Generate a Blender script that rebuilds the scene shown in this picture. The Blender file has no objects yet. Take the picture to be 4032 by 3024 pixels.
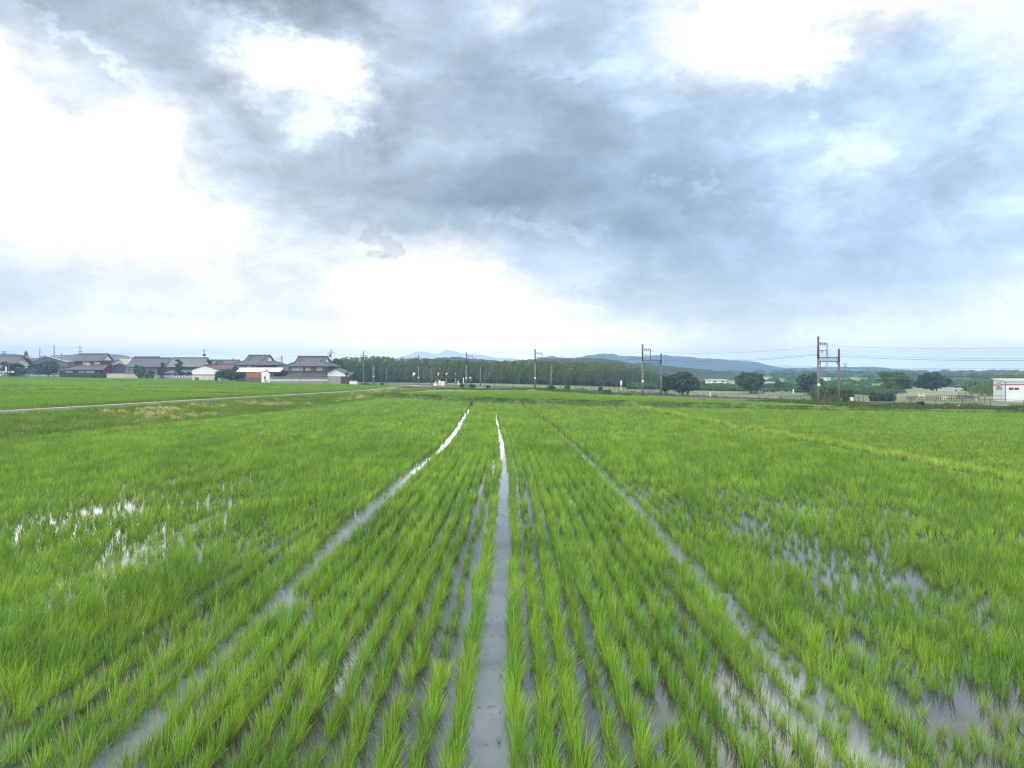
import bpy, math, random
import numpy as np
from mathutils import Vector, Matrix, Euler
random.seed(7)
C = bpy.context.scene
COL = C.collection
R = math.radians
F, CX, HY, CH = 3024.0, 2016.0, 1453.0, 4.0     # the photo's focal length, centre column and horizon row (its own pixels), eye height

# ------------------------------------------------------------------ camera
cam = bpy.data.cameras.new('camera')
cam.sensor_width = 36.0
cam.lens = 36.0 * F / 4032.0
cam.shift_y = -(1512.0 - HY) / 4032.0
cam.clip_start = 0.1
cam.clip_end = 12000
camo = bpy.data.objects.new('camera', cam)
camo.location = (0, 0, CH)
camo.rotation_euler = (R(90), 0, 0)
COL.objects.link(camo)
C.camera = camo

# ------------------------------------------------------------------ node helpers
def nd(nt, typ, **kw):
    n = nt.nodes.new(typ)
    for k, v in kw.items():
        setattr(n, k, v)
    return n
def lk(nt, a, b):
    nt.links.new(a, b)
def mth(nt, op, a, b=None, c=None, clamp=False):
    n = nd(nt, 'ShaderNodeMath', operation=op, use_clamp=clamp)
    for i, v in enumerate((a, b, c)):
        if v is None: continue
        if isinstance(v, (int, float)): n.inputs[i].default_value = v
        else: lk(nt, v, n.inputs[i])
    return n.outputs[0]
def mixc(nt, f, a, b, blend='MIX'):
    n = nd(nt, 'ShaderNodeMix', data_type='RGBA', blend_type=blend)
    for k, v in ((0, f), (6, a), (7, b)):
        if isinstance(v, (int, float)): n.inputs[k].default_value = v
        elif isinstance(v, (tuple, list)): n.inputs[k].default_value = (v[0], v[1], v[2], 1)
        else: lk(nt, v, n.inputs[k])
    return n.outputs[2]

# ------------------------------------------------------------------ sky: cloud layer over a Nishita sky
SUN_EL, SUN_AZ = R(46), R(-128)
PUFFS = [(1130, 180, 330, 60, 10, .38, .6), (1340, 270, 75, 110, -10, .28, .7), (1210, 500, 85, 60, 0, .34, .6), (1400, 492, 75, 30, 0, .36, .6),
 (560, 490, 150, 75, 0, .2, .6), (330, 195, 240, 26, 27, .28, .6), (1120, 20, 430, 95, 3, -.16, .35), (300, 320, 230, 70, 18, -.14, .6), (620, 160, 320, 90, 22, -.10, .6),
 (1490, 960, 62, 48, 35, -.26, .4), (1555, 1012, 34, 32, 20, -.28, .4), (1320, 930, 60, 18, 30, -.10, .5),
 (2070, 880, 170, 24, 10, .22, .6), (2310, 925, 85, 34, 18, .22, .5), (1700, 930, 160, 30, 5, .10, .6), (2600, 712, 55, 26, -12, .26, .6), (2755, 725, 70, 20, -30, .22, .6),
 (2270, 290, 190, 34, -6, .22, .6), (1900, 340, 130, 80, 40, -.12, .7), (2230, 480, 230, 75, 22, -.14, .7), (1560, 450, 75, 90, 0, -.14, .6), (1510, 560, 90, 60, 0, -.12, .6),
 (1950, 780, 460, 80, 4, -.12, .6), (2520, 900, 260, 60, 15, -.07, .7), (1820, 560, 60, 50, 0, .10, .7), (2050, 540, 120, 60, 0, .08, .7),
 (3330, 620, 170, 60, -28, .20, .6), (3790, 500, 110, 40, -30, .16, .6), (3180, 478, 34, 20, 0, .22, .7), (3090, 560, 150, 45, -20, .08, .7), (3080, 760, 130, 110, 40, .10, .8),
 (3500, 760, 260, 90, -12, -.07, .7), (3360, 1060, 130, 60, 0, -.07, .7), (3450, 225, 200, 45, -6, -.08, .7), (3330, 400, 260, 50, -20, -.05, .7),
 (2290, 1212, 150, 16, 4, .16, .6), (2330, 1135, 70, 16, 0, -.10, .6), (2230, 1090, 60, 45, -30, -.06, .6), (1640, 1285, 110, 26, 0, -.06, .7), (1430, 620, 60, 180, 20, .06, .8),
 (860, 350, 110, 60, 30, -.10, .7), (1000, 400, 60, 30, 20, .16, .6), (1050, 390, 110, 50, 10, -.06, .7), (900, 640, 180, 70, 25, -.06, .7)]
def build_world():
    w = bpy.data.worlds.new('World')
    C.world = w
    w.use_nodes = True
    nt = w.node_tree
    nt.nodes.clear()
    out = nd(nt, 'ShaderNodeOutputWorld')
    geo = nd(nt, 'ShaderNodeTexCoord')
    sep = nd(nt, 'ShaderNodeSeparateXYZ')
    lk(nt, geo.outputs['Generated'], sep.inputs[0])
    x, y, z = sep.outputs
    az = mth(nt, 'ARCTAN2', x, y)
    el = mth(nt, 'ARCSINE', z)
    # wisps: the cloud field is looked up a little aside of where the ray points
    def noise(scale, detail, rough, sc=(1, 1, 1), off=(0, 0, 0), dist=0.0):
        mp = nd(nt, 'ShaderNodeMapping')
        mp.inputs['Scale'].default_value = sc
        mp.inputs['Location'].default_value = off
        lk(nt, geo.outputs['Generated'], mp.inputs[0])
        n = nd(nt, 'ShaderNodeTexNoise')
        n.inputs['Scale'].default_value = scale
        n.inputs['Detail'].default_value = detail
        n.inputs['Roughness'].default_value = rough
        n.inputs['Distortion'].default_value = dist
        lk(nt, mp.outputs[0], n.inputs['Vector'])
        return n
    wa = noise(9, 8, 0.62, (1, 1, 1.7))
    ws = nd(nt, 'ShaderNodeSeparateXYZ')
    lk(nt, wa.outputs['Color'], ws.inputs[0])
    wb = noise(28, 6, 0.6, (1, 1, 1.6), (5, 5, 5))
    ws2 = nd(nt, 'ShaderNodeSeparateXYZ')
    lk(nt, wb.outputs['Color'], ws2.inputs[0])
    def c5(o): return mth(nt, 'SUBTRACT', o, 0.5)
    az2 = mth(nt, 'ADD', az, mth(nt, 'MULTIPLY_ADD', c5(ws.outputs[0]), 0.10, mth(nt, 'MULTIPLY', c5(ws2.outputs[0]), 0.07)))
    el2 = mth(nt, 'ADD', el, mth(nt, 'MULTIPLY', mth(nt, 'MULTIPLY_ADD', c5(ws2.outputs[1]), 0.45, c5(ws.outputs[1])), mth(nt, 'MULTIPLY_ADD', el, 0.16, 0.018)))
    AZ = R(46)
    u = mth(nt, 'MULTIPLY_ADD', az2, 0.5 / AZ, 0.5, clamp=True)
    # brightness of the cloud deck by direction, every 168 x 117 photo pixels
    V = [
     [182,180,190,205,175,168,166,168,176,208,200,216,250,222,218,232,252,268,270,272,268,264,262,256,245],
     [268,222,190,186,226,215,228,206,204,210,188,218,242,208,215,244,268,272,272,258,236,242,246,242,264],
     [268,246,264,258,192,216,268,284,280,238,215,196,190,188,203,236,258,264,272,270,246,220,220,234,246],
     [262,230,218,238,210,196,256,224,282,222,200,174,184,202,210,226,242,230,218,218,236,232,246,250,238],
     [272,272,264,262,272,222,212,240,228,205,205,200,180,172,182,212,198,216,228,230,218,228,222,242,232],
     [276,276,274,268,264,226,208,236,222,182,208,196,192,194,168,198,178,192,230,224,250,238,222,230,232],
     [276,274,272,270,264,234,212,202,200,185,188,175,164,160,164,172,185,188,212,242,225,212,205,220,242],
     [264,274,276,274,268,266,248,212,200,182,172,158,158,164,164,176,186,198,205,234,212,208,216,232,242],
     [250,258,264,268,266,264,256,250,230,214,218,220,206,192,208,172,182,194,200,222,210,210,224,218,226],
     [232,242,250,256,260,258,252,248,262,268,280,272,236,222,224,202,210,212,208,216,198,205,224,230,242],
     [225,232,240,246,248,248,244,246,258,272,282,280,268,242,234,218,212,212,210,208,216,226,240,250,258],
     [222,228,235,238,242,240,238,238,246,258,252,264,256,252,240,232,228,216,213,234,240,240,234,240,244],
     [220,224,228,232,234,232,232,234,242,248,246,250,254,252,244,248,236,230,232,234,234,232,230,230,230]]
    V = np.array(V, float)
    def sample(px, py):
        fx = min(max(px / 168.0, 0), 23.999); fy = min(max(py / 117.0, 0), 11.999)
        i, j = int(fx), int(fy); a, b = fx - i, fy - j
        return (V[j, i] * (1 - a) + V[j, i + 1] * a) * (1 - b) + (V[j + 1, i] * (1 - a) + V[j + 1, i + 1] * a) * b
    def lin(c):
        c = c / 255.0
        v = c / 12.92 if c <= 0.04045 else ((c + 0.055) / 1.055) ** 2.4
        return v
    NR = 14
    els = [R(-0.4 + 27.4 * i / (NR - 1)) for i in range(NR)]
    prev = None
    for ri, e in enumerate(els):
        rp = nd(nt, 'ShaderNodeValToRGB')
        cr = rp.color_ramp
        cr.interpolation = 'EASE' if False else 'LINEAR'
        NS = 31
        azs = [R(-35 + 70 * k / (NS - 1)) for k in range(NS)]
        while len(cr.elements) < NS: cr.elements.new(0.5)
        for k, a in enumerate(azs):
            px = CX + F * math.tan(a)
            py = HY - F * math.tan(e) / math.cos(a)
            v = sample(px, py)
            ct = 196.0
            if v < 217: v = 218 - (217 - v) * .80
            f = min(max((px - 1200) / 1800.0, 0), 1)
            t = 15 + 11 * f
            if v > 236: t *= max(0.12, 1 - (v - 236) / 26.0)
            warm = max(0, 1 - abs(px - 1900) / 900.0) * max(0, 1 - abs(py - 1200) / 300.0) * 4
            low = min(max((py - 1050) / 250.0, 0), 1)
            v += 6 * low
            t *= 1 - .45 * low
            gain = max(v / 262.0, 1.0) ** 22
            col = tuple(q * gain for q in (lin(v - t * .95 + warm), lin(v), lin(v + t * 1.1 - warm)))
            # the haze box takes some of the low sky away and adds its own light: the deck behind it is that much brighter
            path = min(88 / max(math.sin(max(e, .001)), 1e-4), 3700)
            tr = math.exp(-HAZE * path)
            col = tuple(max((c - g * (1 - tr)) / tr, 0.05) for c, g in zip(col, FOG))
            cr.elements[k].position = 0.5 + a * 0.5 / AZ
            cr.elements[k].color = (col[0] * 0.25, col[1] * 0.25, col[2] * 0.25, 1)
        lk(nt, u, rp.inputs[0])
        if prev is None: prev = rp.outputs[0]
        else:
            mr = nd(nt, 'ShaderNodeMapRange', interpolation_type='SMOOTHSTEP' if ri % 1 else 'LINEAR')
            mr.inputs[1].default_value = els[ri - 1]; mr.inputs[2].default_value = e
            lk(nt, el2, mr.inputs[0])
            prev = mixc(nt, mr.outputs[0], prev, rp.outputs[0])
    base = nd(nt, 'ShaderNodeVectorMath', operation='SCALE')
    lk(nt, prev, base.inputs[0]); base.inputs['Scale'].default_value = 4.0
    # billow detail
    nb = noise(11, 10, 0.62, (1, 1, 1.9), (3, 1, 0), 0.35)
    nb2 = noise(5, 8, 0.6, (1, 1, 2.2), (7, 2, 0), 0.25)
    def contrast(o, a, b):
        r = nd(nt, 'ShaderNodeMapRange', interpolation_type='SMOOTHSTEP'); r.inputs[1].default_value = a; r.inputs[2].default_value = b
        lk(nt, o, r.inputs[0]); return mth(nt, 'SUBTRACT', r.outputs[0], 0.5)
    nb3 = noise(24, 9, 0.65, (1, 1, 1.8), (1, 9, 4), 0.2)
    d = mth(nt, 'ADD', mth(nt, 'MULTIPLY', contrast(nb.outputs[0], .36, .66), 0.26), mth(nt, 'MULTIPLY', contrast(nb2.outputs[0], .38, .62), 0.10))
    d = mth(nt, 'ADD', d, mth(nt, 'MULTIPLY', contrast(nb3.outputs[0], .3, .7), 0.12))
    # single gaps and puffs of the deck: direction (as photo column, row), half sizes, slope, gain
    pv = nd(nt, 'ShaderNodeCombineXYZ')
    wd = noise(45, 5, 0.6, (1, 1, 1.4), (2, 8, 1)); w4 = nd(nt, 'ShaderNodeSeparateXYZ'); lk(nt, wd.outputs['Color'], w4.inputs[0])
    lk(nt, mth(nt, 'MULTIPLY_ADD', c5(w4.outputs[0]), 0.07, az2), pv.inputs[0]); lk(nt, mth(nt, 'MULTIPLY_ADD', c5(w4.outputs[1]), 0.05, el2), pv.inputs[1])
    for bx, by, rx, ry, sl_, amp, soft in PUFFS:
        dx = bx - CX; a0 = math.atan(dx / F); e0 = math.atan((HY - by) / math.hypot(F, dx))
        mp = nd(nt, 'ShaderNodeMapping', vector_type='TEXTURE')
        mp.inputs['Location'].default_value = (a0, e0, 0); mp.inputs['Rotation'].default_value = (0, 0, -R(sl_))
        mp.inputs['Scale'].default_value = (rx / F * math.cos(a0) ** 2, ry / F * math.cos(a0), 1)
        lk(nt, pv.outputs[0], mp.inputs[0])
        ln = nd(nt, 'ShaderNodeVectorMath', operation='LENGTH'); lk(nt, mp.outputs[0], ln.inputs[0])
        mr = nd(nt, 'ShaderNodeMapRange', interpolation_type='SMOOTHSTEP')
        mr.inputs[1].default_value = 1.0 + soft; mr.inputs[2].default_value = max(1.0 - soft, 0); mr.inputs[3].default_value = 0.0; mr.inputs[4].default_value = amp if amp > 0 or soft < .45 else amp * .55
        lk(nt, ln.outputs['Value'], mr.inputs[0]); d = mth(nt, 'ADD', d, mr.outputs[0])
    # less relief close to the horizon
    fade = nd(nt, 'ShaderNodeMapRange'); lk(nt, el, fade.inputs[0])
    fade.inputs[1].default_value = 0.0; fade.inputs[2].default_value = 0.16; fade.inputs[3].default_value = 0.25; fade.inputs[4].default_value = 1.0
    d = mth(nt, 'MULTIPLY_ADD', d, fade.outputs[0], 1.0)
    cl = nd(nt, 'ShaderNodeVectorMath', operation='SCALE')
    lk(nt, base.outputs[0], cl.inputs[0]); lk(nt, d, cl.inputs['Scale'])
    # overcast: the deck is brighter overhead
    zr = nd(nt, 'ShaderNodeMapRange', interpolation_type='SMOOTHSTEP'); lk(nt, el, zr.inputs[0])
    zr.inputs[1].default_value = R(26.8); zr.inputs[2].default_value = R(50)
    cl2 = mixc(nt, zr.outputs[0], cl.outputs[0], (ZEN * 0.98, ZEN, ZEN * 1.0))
    bk = nd(nt, 'ShaderNodeMapRange', interpolation_type='SMOOTHSTEP'); lk(nt, y, bk.inputs[0])  # unseen sky behind the camera, brightened to light house fronts and trees
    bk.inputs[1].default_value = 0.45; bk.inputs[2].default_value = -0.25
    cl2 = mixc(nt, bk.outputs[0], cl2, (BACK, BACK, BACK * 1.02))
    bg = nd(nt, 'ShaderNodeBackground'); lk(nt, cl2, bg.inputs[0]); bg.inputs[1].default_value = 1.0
    sky = nd(nt, 'ShaderNodeTexSky', sky_type='NISHITA')
    sky.sun_disc = False; sky.sun_elevation = SUN_EL; sky.sun_rotation = SUN_AZ
    bs = nd(nt, 'ShaderNodeBackground'); lk(nt, sky.outputs[0], bs.inputs[0]); bs.inputs[1].default_value = 0.1
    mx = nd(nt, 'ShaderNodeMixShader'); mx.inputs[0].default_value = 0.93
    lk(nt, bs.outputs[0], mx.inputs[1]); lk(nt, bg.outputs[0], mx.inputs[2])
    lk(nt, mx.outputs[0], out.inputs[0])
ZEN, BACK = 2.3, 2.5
HAZE = 0.00048
FOG = (.36, .55, .86)
build_world()

sl = bpy.data.lights.new('sun', 'SUN')
sl.energy = 1.5
sl.angle = R(10)
sl.color = (1.0, 0.96, 0.88)
so = bpy.data.objects.new('sun', sl)
sd = Vector((math.sin(SUN_AZ) * math.cos(SUN_EL), math.cos(SUN_AZ) * math.cos(SUN_EL), math.sin(SUN_EL)))
so.rotation_euler = sd.to_track_quat('Z', 'Y').to_euler()
so.location = (0, 0, 60)
COL.objects.link(so)
C.view_settings.view_transform = 'Standard'
C.view_settings.look = 'None'
C.view_settings.gamma = 1.0
C.view_settings.exposure = 0.0
C.render.engine = 'CYCLES'
C.cycles.max_bounces = 6
C.cycles.diffuse_bounces = 2
C.cycles.glossy_bounces = 3
C.cycles.transmission_bounces = 4
C.cycles.volume_bounces = 0
C.cycles.use_denoising = True
C.cycles.denoiser = 'OPENIMAGEDENOISE'
C.cycles.denoising_prefilter = 'ACCURATE'
C.cycles.pixel_filter_type = 'BLACKMAN_HARRIS'
C.cycles.filter_width = 1.25

# ------------------------------------------------------------------ terrain and pixel geometry
def sm(t):
    t = min(max(t, 0.0), 1.0)
    return t * t * (3 - 2 * t)
def T(X, D):
    pl = .41 - .0137 * max(X, -230) - .0055 * min(D, 300)
    w = sm((-12 - X) / 25.0) * sm((700 - D) / 300.0)
    rt = -2.6 * sm((D - 85) / 75.0) * sm((X - 8) / 40.0)
    return w * pl + rt
def PX(px, D): return (px - CX) * D / F
def PZ(py, D): return CH - (py - HY) * D / F
def at(px, py, dz=0.0):
    lo = None
    D = 5.0
    while D < 3000:
        if T(PX(px, D), D) + dz >= PZ(py, D):
            a, b = D / 1.03, D
            for _ in range(30):
                m = (a + b) / 2
                if T(PX(px, m), m) + dz >= PZ(py, m): b = m
                else: a = m
            return Vector((PX(px, b), b, T(PX(px, b), b)))
        D *= 1.03
    return Vector((PX(px, 1500), 1500, 0))
def interp(pts, t):
    if t <= pts[0][0]:
        a, b = pts[0], pts[1]
    elif t >= pts[-1][0]:
        a, b = pts[-2], pts[-1]
    else:
        for a, b in zip(pts, pts[1:]):
            if a[0] <= t <= b[0]: break
    f = (t - a[0]) / (b[0] - a[0])
    return a[1] + (b[1] - a[1]) * f

# ------------------------------------------------------------------ materials
MATS = {}
def base_mat(name):
    m = bpy.data.materials.new(name); m.use_nodes = True
    nt = m.node_tree; nt.nodes.clear()
    out = nd(nt, 'ShaderNodeOutputMaterial')
    MATS[name] = m
    return m, nt, out
def surf(name, c1, c2=None, scale=1.0, rough=0.85, bump=0.0, bscale=None, stretch=(1, 1, 1), metallic=0.0, spec=0.3, world=False):
    m, nt, out = base_mat(name)
    p = nd(nt, 'ShaderNodeBsdfPrincipled')
    p.inputs['Roughness'].default_value = rough
    p.inputs['Metallic'].default_value = metallic
    p.inputs['Specular IOR Level'].default_value = spec
    c2 = c2 or tuple(c * 0.75 for c in c1)
    if world: vec = nd(nt, 'ShaderNodeNewGeometry').outputs['Position']
    else: vec = nd(nt, 'ShaderNodeTexCoord').outputs['Object']
    mp = nd(nt, 'ShaderNodeMapping'); mp.inputs['Scale'].default_value = stretch
    lk(nt, vec, mp.inputs[0])
    n = nd(nt, 'ShaderNodeTexNoise'); n.inputs['Scale'].default_value = scale; n.inputs['Detail'].default_value = 6; n.inputs['Roughness'].default_value = 0.65
    lk(nt, mp.outputs[0], n.inputs['Vector'])
    rp = nd(nt, 'ShaderNodeMapRange'); rp.inputs[1].default_value = 0.35; rp.inputs[2].default_value = 0.65
    lk(nt, n.outputs[0], rp.inputs[0])
    lk(nt, mixc(nt, rp.outputs[0], c1, c2), p.inputs['Base Color'])
    if bump:
        b = nd(nt, 'ShaderNodeBump'); b.inputs['Strength'].default_value = bump; b.inputs['Distance'].default_value = 0.05
        n2 = nd(nt, 'ShaderNodeTexNoise'); n2.inputs['Scale'].default_value = bscale or scale * 6; n2.inputs['Detail'].default_value = 4
        lk(nt, mp.outputs[0], n2.inputs['Vector']); lk(nt, n2.outputs[0], b.inputs['Height']); lk(nt, b.outputs[0], p.inputs['Normal'])
    lk(nt, p.outputs[0], out.inputs[0])
    return m
def leaf(name, c1, c2, c3=None, trans=0.35, scale=0.5, gloss=0.04, tcol=None):
    """foliage: two greens by place, a third by leaf (vertex attribute 'v'), light passing through"""
    m, nt, out = base_mat(name)
    geo = nd(nt, 'ShaderNodeNewGeometry')
    n = nd(nt, 'ShaderNodeTexNoise'); n.inputs['Scale'].default_value = scale; n.inputs['Detail'].default_value = 4
    lk(nt, geo.outputs['Position'], n.inputs['Vector'])
    rp = nd(nt, 'ShaderNodeMapRange'); rp.inputs[1].default_value = 0.38; rp.inputs[2].default_value = 0.62
    lk(nt, n.outputs[0], rp.inputs[0])
    at_ = nd(nt, 'ShaderNodeAttribute', attribute_name='v')
    c = mixc(nt, rp.outputs[0], c1, c2)
    # each leaf a bit lighter or darker
    k = nd(nt, 'ShaderNodeMapRange'); k.inputs[3].default_value = 0.55; k.inputs[4].default_value = 1.35
    lk(nt, at_.outputs['Fac'], k.inputs[0])
    vs = nd(nt, 'ShaderNodeVectorMath', operation='SCALE'); lk(nt, c, vs.inputs[0]); lk(nt, k.outputs[0], vs.inputs['Scale'])
    c = vs.outputs[0]
    if c3:
        dead = mth(nt, 'GREATER_THAN', at_.outputs['Fac'], 0.97)
        c = mixc(nt, dead, c, c3)
    ti = nd(nt, 'ShaderNodeAttribute', attribute_name='tint', attribute_type='INSTANCER')
    k2 = mth(nt, 'MULTIPLY_ADD', ti.outputs['Fac'], 0.5, 1.0)
    vs2 = nd(nt, 'ShaderNodeVectorMath', operation='SCALE'); lk(nt, c, vs2.inputs[0]); lk(nt, k2, vs2.inputs['Scale'])
    c = vs2.outputs[0]
    df = nd(nt, 'ShaderNodeBsdfDiffuse'); lk(nt, c, df.inputs[0])
    tr = nd(nt, 'ShaderNodeBsdfTranslucent')
    ct = mixc(nt, 1.0, c, tcol or (1.15, 1.25, 0.6), 'MULTIPLY')
    lk(nt, ct, tr.inputs[0])
    mx = nd(nt, 'ShaderNodeMixShader'); mx.inputs[0].default_value = trans
    lk(nt, df.outputs[0], mx.inputs[1]); lk(nt, tr.outputs[0], mx.inputs[2])
    last = mx.outputs[0]
    if gloss:
        g = nd(nt, 'ShaderNodeBsdfGlossy'); g.inputs['Roughness'].default_value = 0.45
        m2 = nd(nt, 'ShaderNodeMixShader'); m2.inputs[0].default_value = gloss
        lk(nt, last, m2.inputs[1]); lk(nt, g.outputs[0], m2.inputs[2]); last = m2.outputs[0]
    lk(nt, last, out.inputs[0])
    return m

M_RICE = leaf('rice_leaf', (.130, .275, .030), (.215, .355, .034), (.40, .36, .10), trans=0.32, scale=0.7, gloss=0.03)
M_RICE2 = leaf('rice_leaf_far', (.155, .285, .038), (.205, .335, .044), trans=0.42, scale=0.06, gloss=0.0)
M_GRASS = leaf('bank_grass', (.11, .215, .036), (.175, .255, .05), (.42, .34, .16), trans=0.3, scale=0.3, gloss=0.0)
M_STRAW = leaf('dry_straw', (.60, .50, .27), (.42, .36, .18), trans=0.2, scale=0.8, gloss=0.0, tcol=(1, 1, .8))
M_YGRASS = leaf('pale_bund_grass', (.27, .41, .07), (.34, .45, .10), trans=0.35, scale=0.4, gloss=0.0)
M_TREE = leaf('tree_leaf', (.022, .055, .016), (.040, .085, .022), trans=0.2, scale=0.35, gloss=0.02)
M_TREE2 = leaf('light_leaf', (.08, .15, .035), (.12, .19, .05), trans=0.25, scale=0.3, gloss=0.0)
M_BUSH = leaf('bush_leaf', (.045, .10, .022), (.075, .145, .03), trans=0.25, scale=0.8, gloss=0.02)
M_BAMBOO = leaf('bamboo_leaf', (.11, .165, .055), (.205, .21, .085), trans=0.25, scale=0.035, gloss=0.0)
M_BAMB2 = leaf('bamboo_leaf_green', (.08, .15, .045), (.15, .20, .065), trans=0.25, scale=0.05, gloss=0.0)
M_WEED = leaf('brown_weed', (.14, .12, .055), (.11, .14, .05), trans=0.2, scale=0.2, gloss=0.0)
M_BARK = surf('bark', (.10, .075, .05), (.05, .04, .03), 3, 0.95)
M_CULM = surf('bamboo_culm', (.12, .15, .06), (.16, .16, .08), 1, 0.6)
M_GROUND = surf('field_ground', (.10, .16, .035), (.15, .19, .06), 0.05, 0.95, world=True)
M_BANK = surf('bank_soil', (.10, .17, .038), (.16, .19, .06), 0.5, 0.95, 0.5, world=True)
M_LEVEE = surf('levee_soil', (.065, .12, .028), (.10, .125, .04), 0.5, 0.95, 0.5, world=True)
M_MEADOW = surf('meadow_ground', (.10, .145, .055), (.15, .17, .075), 0.06, 0.95, world=True)
M_MOUND = surf('mound_ground', (.20, .19, .085), (.165, .185, .07), 0.1, 0.95, world=True)
M_ASPH = surf('asphalt', (.075, .076, .078), (.105, .106, .106), 0.6, 0.9, 0.3, world=True)
M_SHOUL = surf('road_shoulder', (.42, .38, .29), (.26, .25, .18), 0.7, 0.95, world=True)
M_GRAVEL = surf('ballast', (.10, .105, .07), (.075, .085, .05), 0.8, 0.95, world=True)
M_SOIL = surf('paddy_soil', (.08, .12, .025), (.06, .09, .02), 1.0, 0.95, world=True)
M_CONC = surf('pole_concrete', (.17, .157, .145), (.12, .112, .104), 0.6, 0.85, stretch=(1, 1, .2))
M_RUST = surf('rusted_steel', (.07, .055, .05), (.11, .09, .08), 1.5, 0.8)
M_STEEL = surf('weathered_steel', (.075, .075, .078), (.05, .05, .053), 1.5, 0.7)
M_WIRE = surf('wire_dark', (.05, .055, .06), None, 1, 0.6)
M_WHITE = surf('white_paint', (.70, .71, .72), (.62, .63, .64), 0.3, 0.6)
M_PLAST = surf('white_plaster', (.76, .75, .72), (.64, .63, .60), 0.5, 0.9)
M_CREAM = surf('cream_plaster', (.60, .56, .46), (.50, .47, .38), 0.5, 0.9)
M_ROOF = surf('grey_tile', (.058, .061, .070), (.088, .092, .102), 0.9, 0.6, 0.4, 3, stretch=(1, .3, 1))
M_ROOFD = surf('dark_tile', (.045, .044, .048), (.07, .069, .075), 0.9, 0.6, 0.4, 3)
M_ROOFG = surf('mossy_tile', (.105, .122, .118), (.14, .155, .15), 0.7, 0.8, 0.4, 3)
M_ROOFC = surf('pale_sheet_roof', (.33, .34, .27), (.40, .41, .35), 0.5, 0.7)
M_ROOFB = surf('brown_tile', (.10, .06, .052), (.13, .085, .075), 0.7, 0.8)
M_ROOFP = surf('purple_grey_tile', (.072, .068, .073), (.10, .095, .10), 0.7, 0.7)
M_RED = surf('red_cladding', (.135, .022, .024), (.10, .017, .02), 0.6, 0.75, stretch=(1, 1, .2))
M_DWOOD = surf('dark_timber', (.045, .035, .03), (.08, .06, .05), 1.2, 0.85, stretch=(1, 1, .2))
M_BWOOD = surf('brown_timber', (.15, .10, .075), (.11, .075, .055), 0.8, 0.85, stretch=(1, 1, .2))
M_GWOOD = surf('grey_boards', (.27, .265, .265), (.21, .205, .205), 1.2, 0.9, stretch=(3, 3, .15))
M_SLATE = surf('charcoal_cladding', (.075, .07, .078), (.095, .09, .10), 0.6, 0.8)
M_GREYC = surf('grey_cladding', (.10, .105, .115), (.13, .135, .145), 0.3, 0.7)
M_NAVY = surf('navy_sheet', (.025, .04, .085), (.035, .05, .10), 0.4, 0.6)
M_WALLB = surf('weathered_beige_wall', (.36, .33, .27), (.46, .43, .36), 0.3, 0.9, stretch=(1, 1, .4))
M_WALLG = surf('grey_render', (.20, .21, .215), (.25, .255, .26), 0.4, 0.9)
M_GLASS = surf('window_glass', (.30, .33, .35), (.20, .22, .24), 0.5, 0.15, spec=0.8)
M_GLASSD = surf('dark_glass', (.02, .03, .07), (.03, .04, .09), 0.5, 0.1, spec=0.8)
M_SHUT = surf('ochre_shutter', (.22, .16, .075), (.18, .13, .06), 1, 0.8)
M_YEL = surf('yellow_paint', (.60, .42, .04), (.50, .33, .03), 1, 0.6)
M_BLACK = surf('black_paint', (.02, .02, .022), None, 1, 0.6)
M_REDP = surf('red_paint', (.42, .03, .05), (.36, .03, .05), 1, 0.6)
M_STONE = surf('grave_stone', (.30, .31, .32), (.20, .21, .22), 2, 0.8)
M_TEAL = surf('teal_mesh', (.25, .42, .42), (.20, .36, .37), 1, 0.7)
M_TYRE = surf('tyre', (.02, .02, .02), None, 1, 0.9)
M_PINK = surf('terracotta', (.30, .13, .08), (.24, .10, .07), 1, 0.9)
M_SHEETR = surf('metal_sheet_roof', (.50, .54, .55), (.42, .46, .47), 0.4, 0.5)

def hill_mat(name, c1, c2, c3, scale):
    m = surf(name, c1, c2, scale, 0.95, world=True)
    return m

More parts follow.
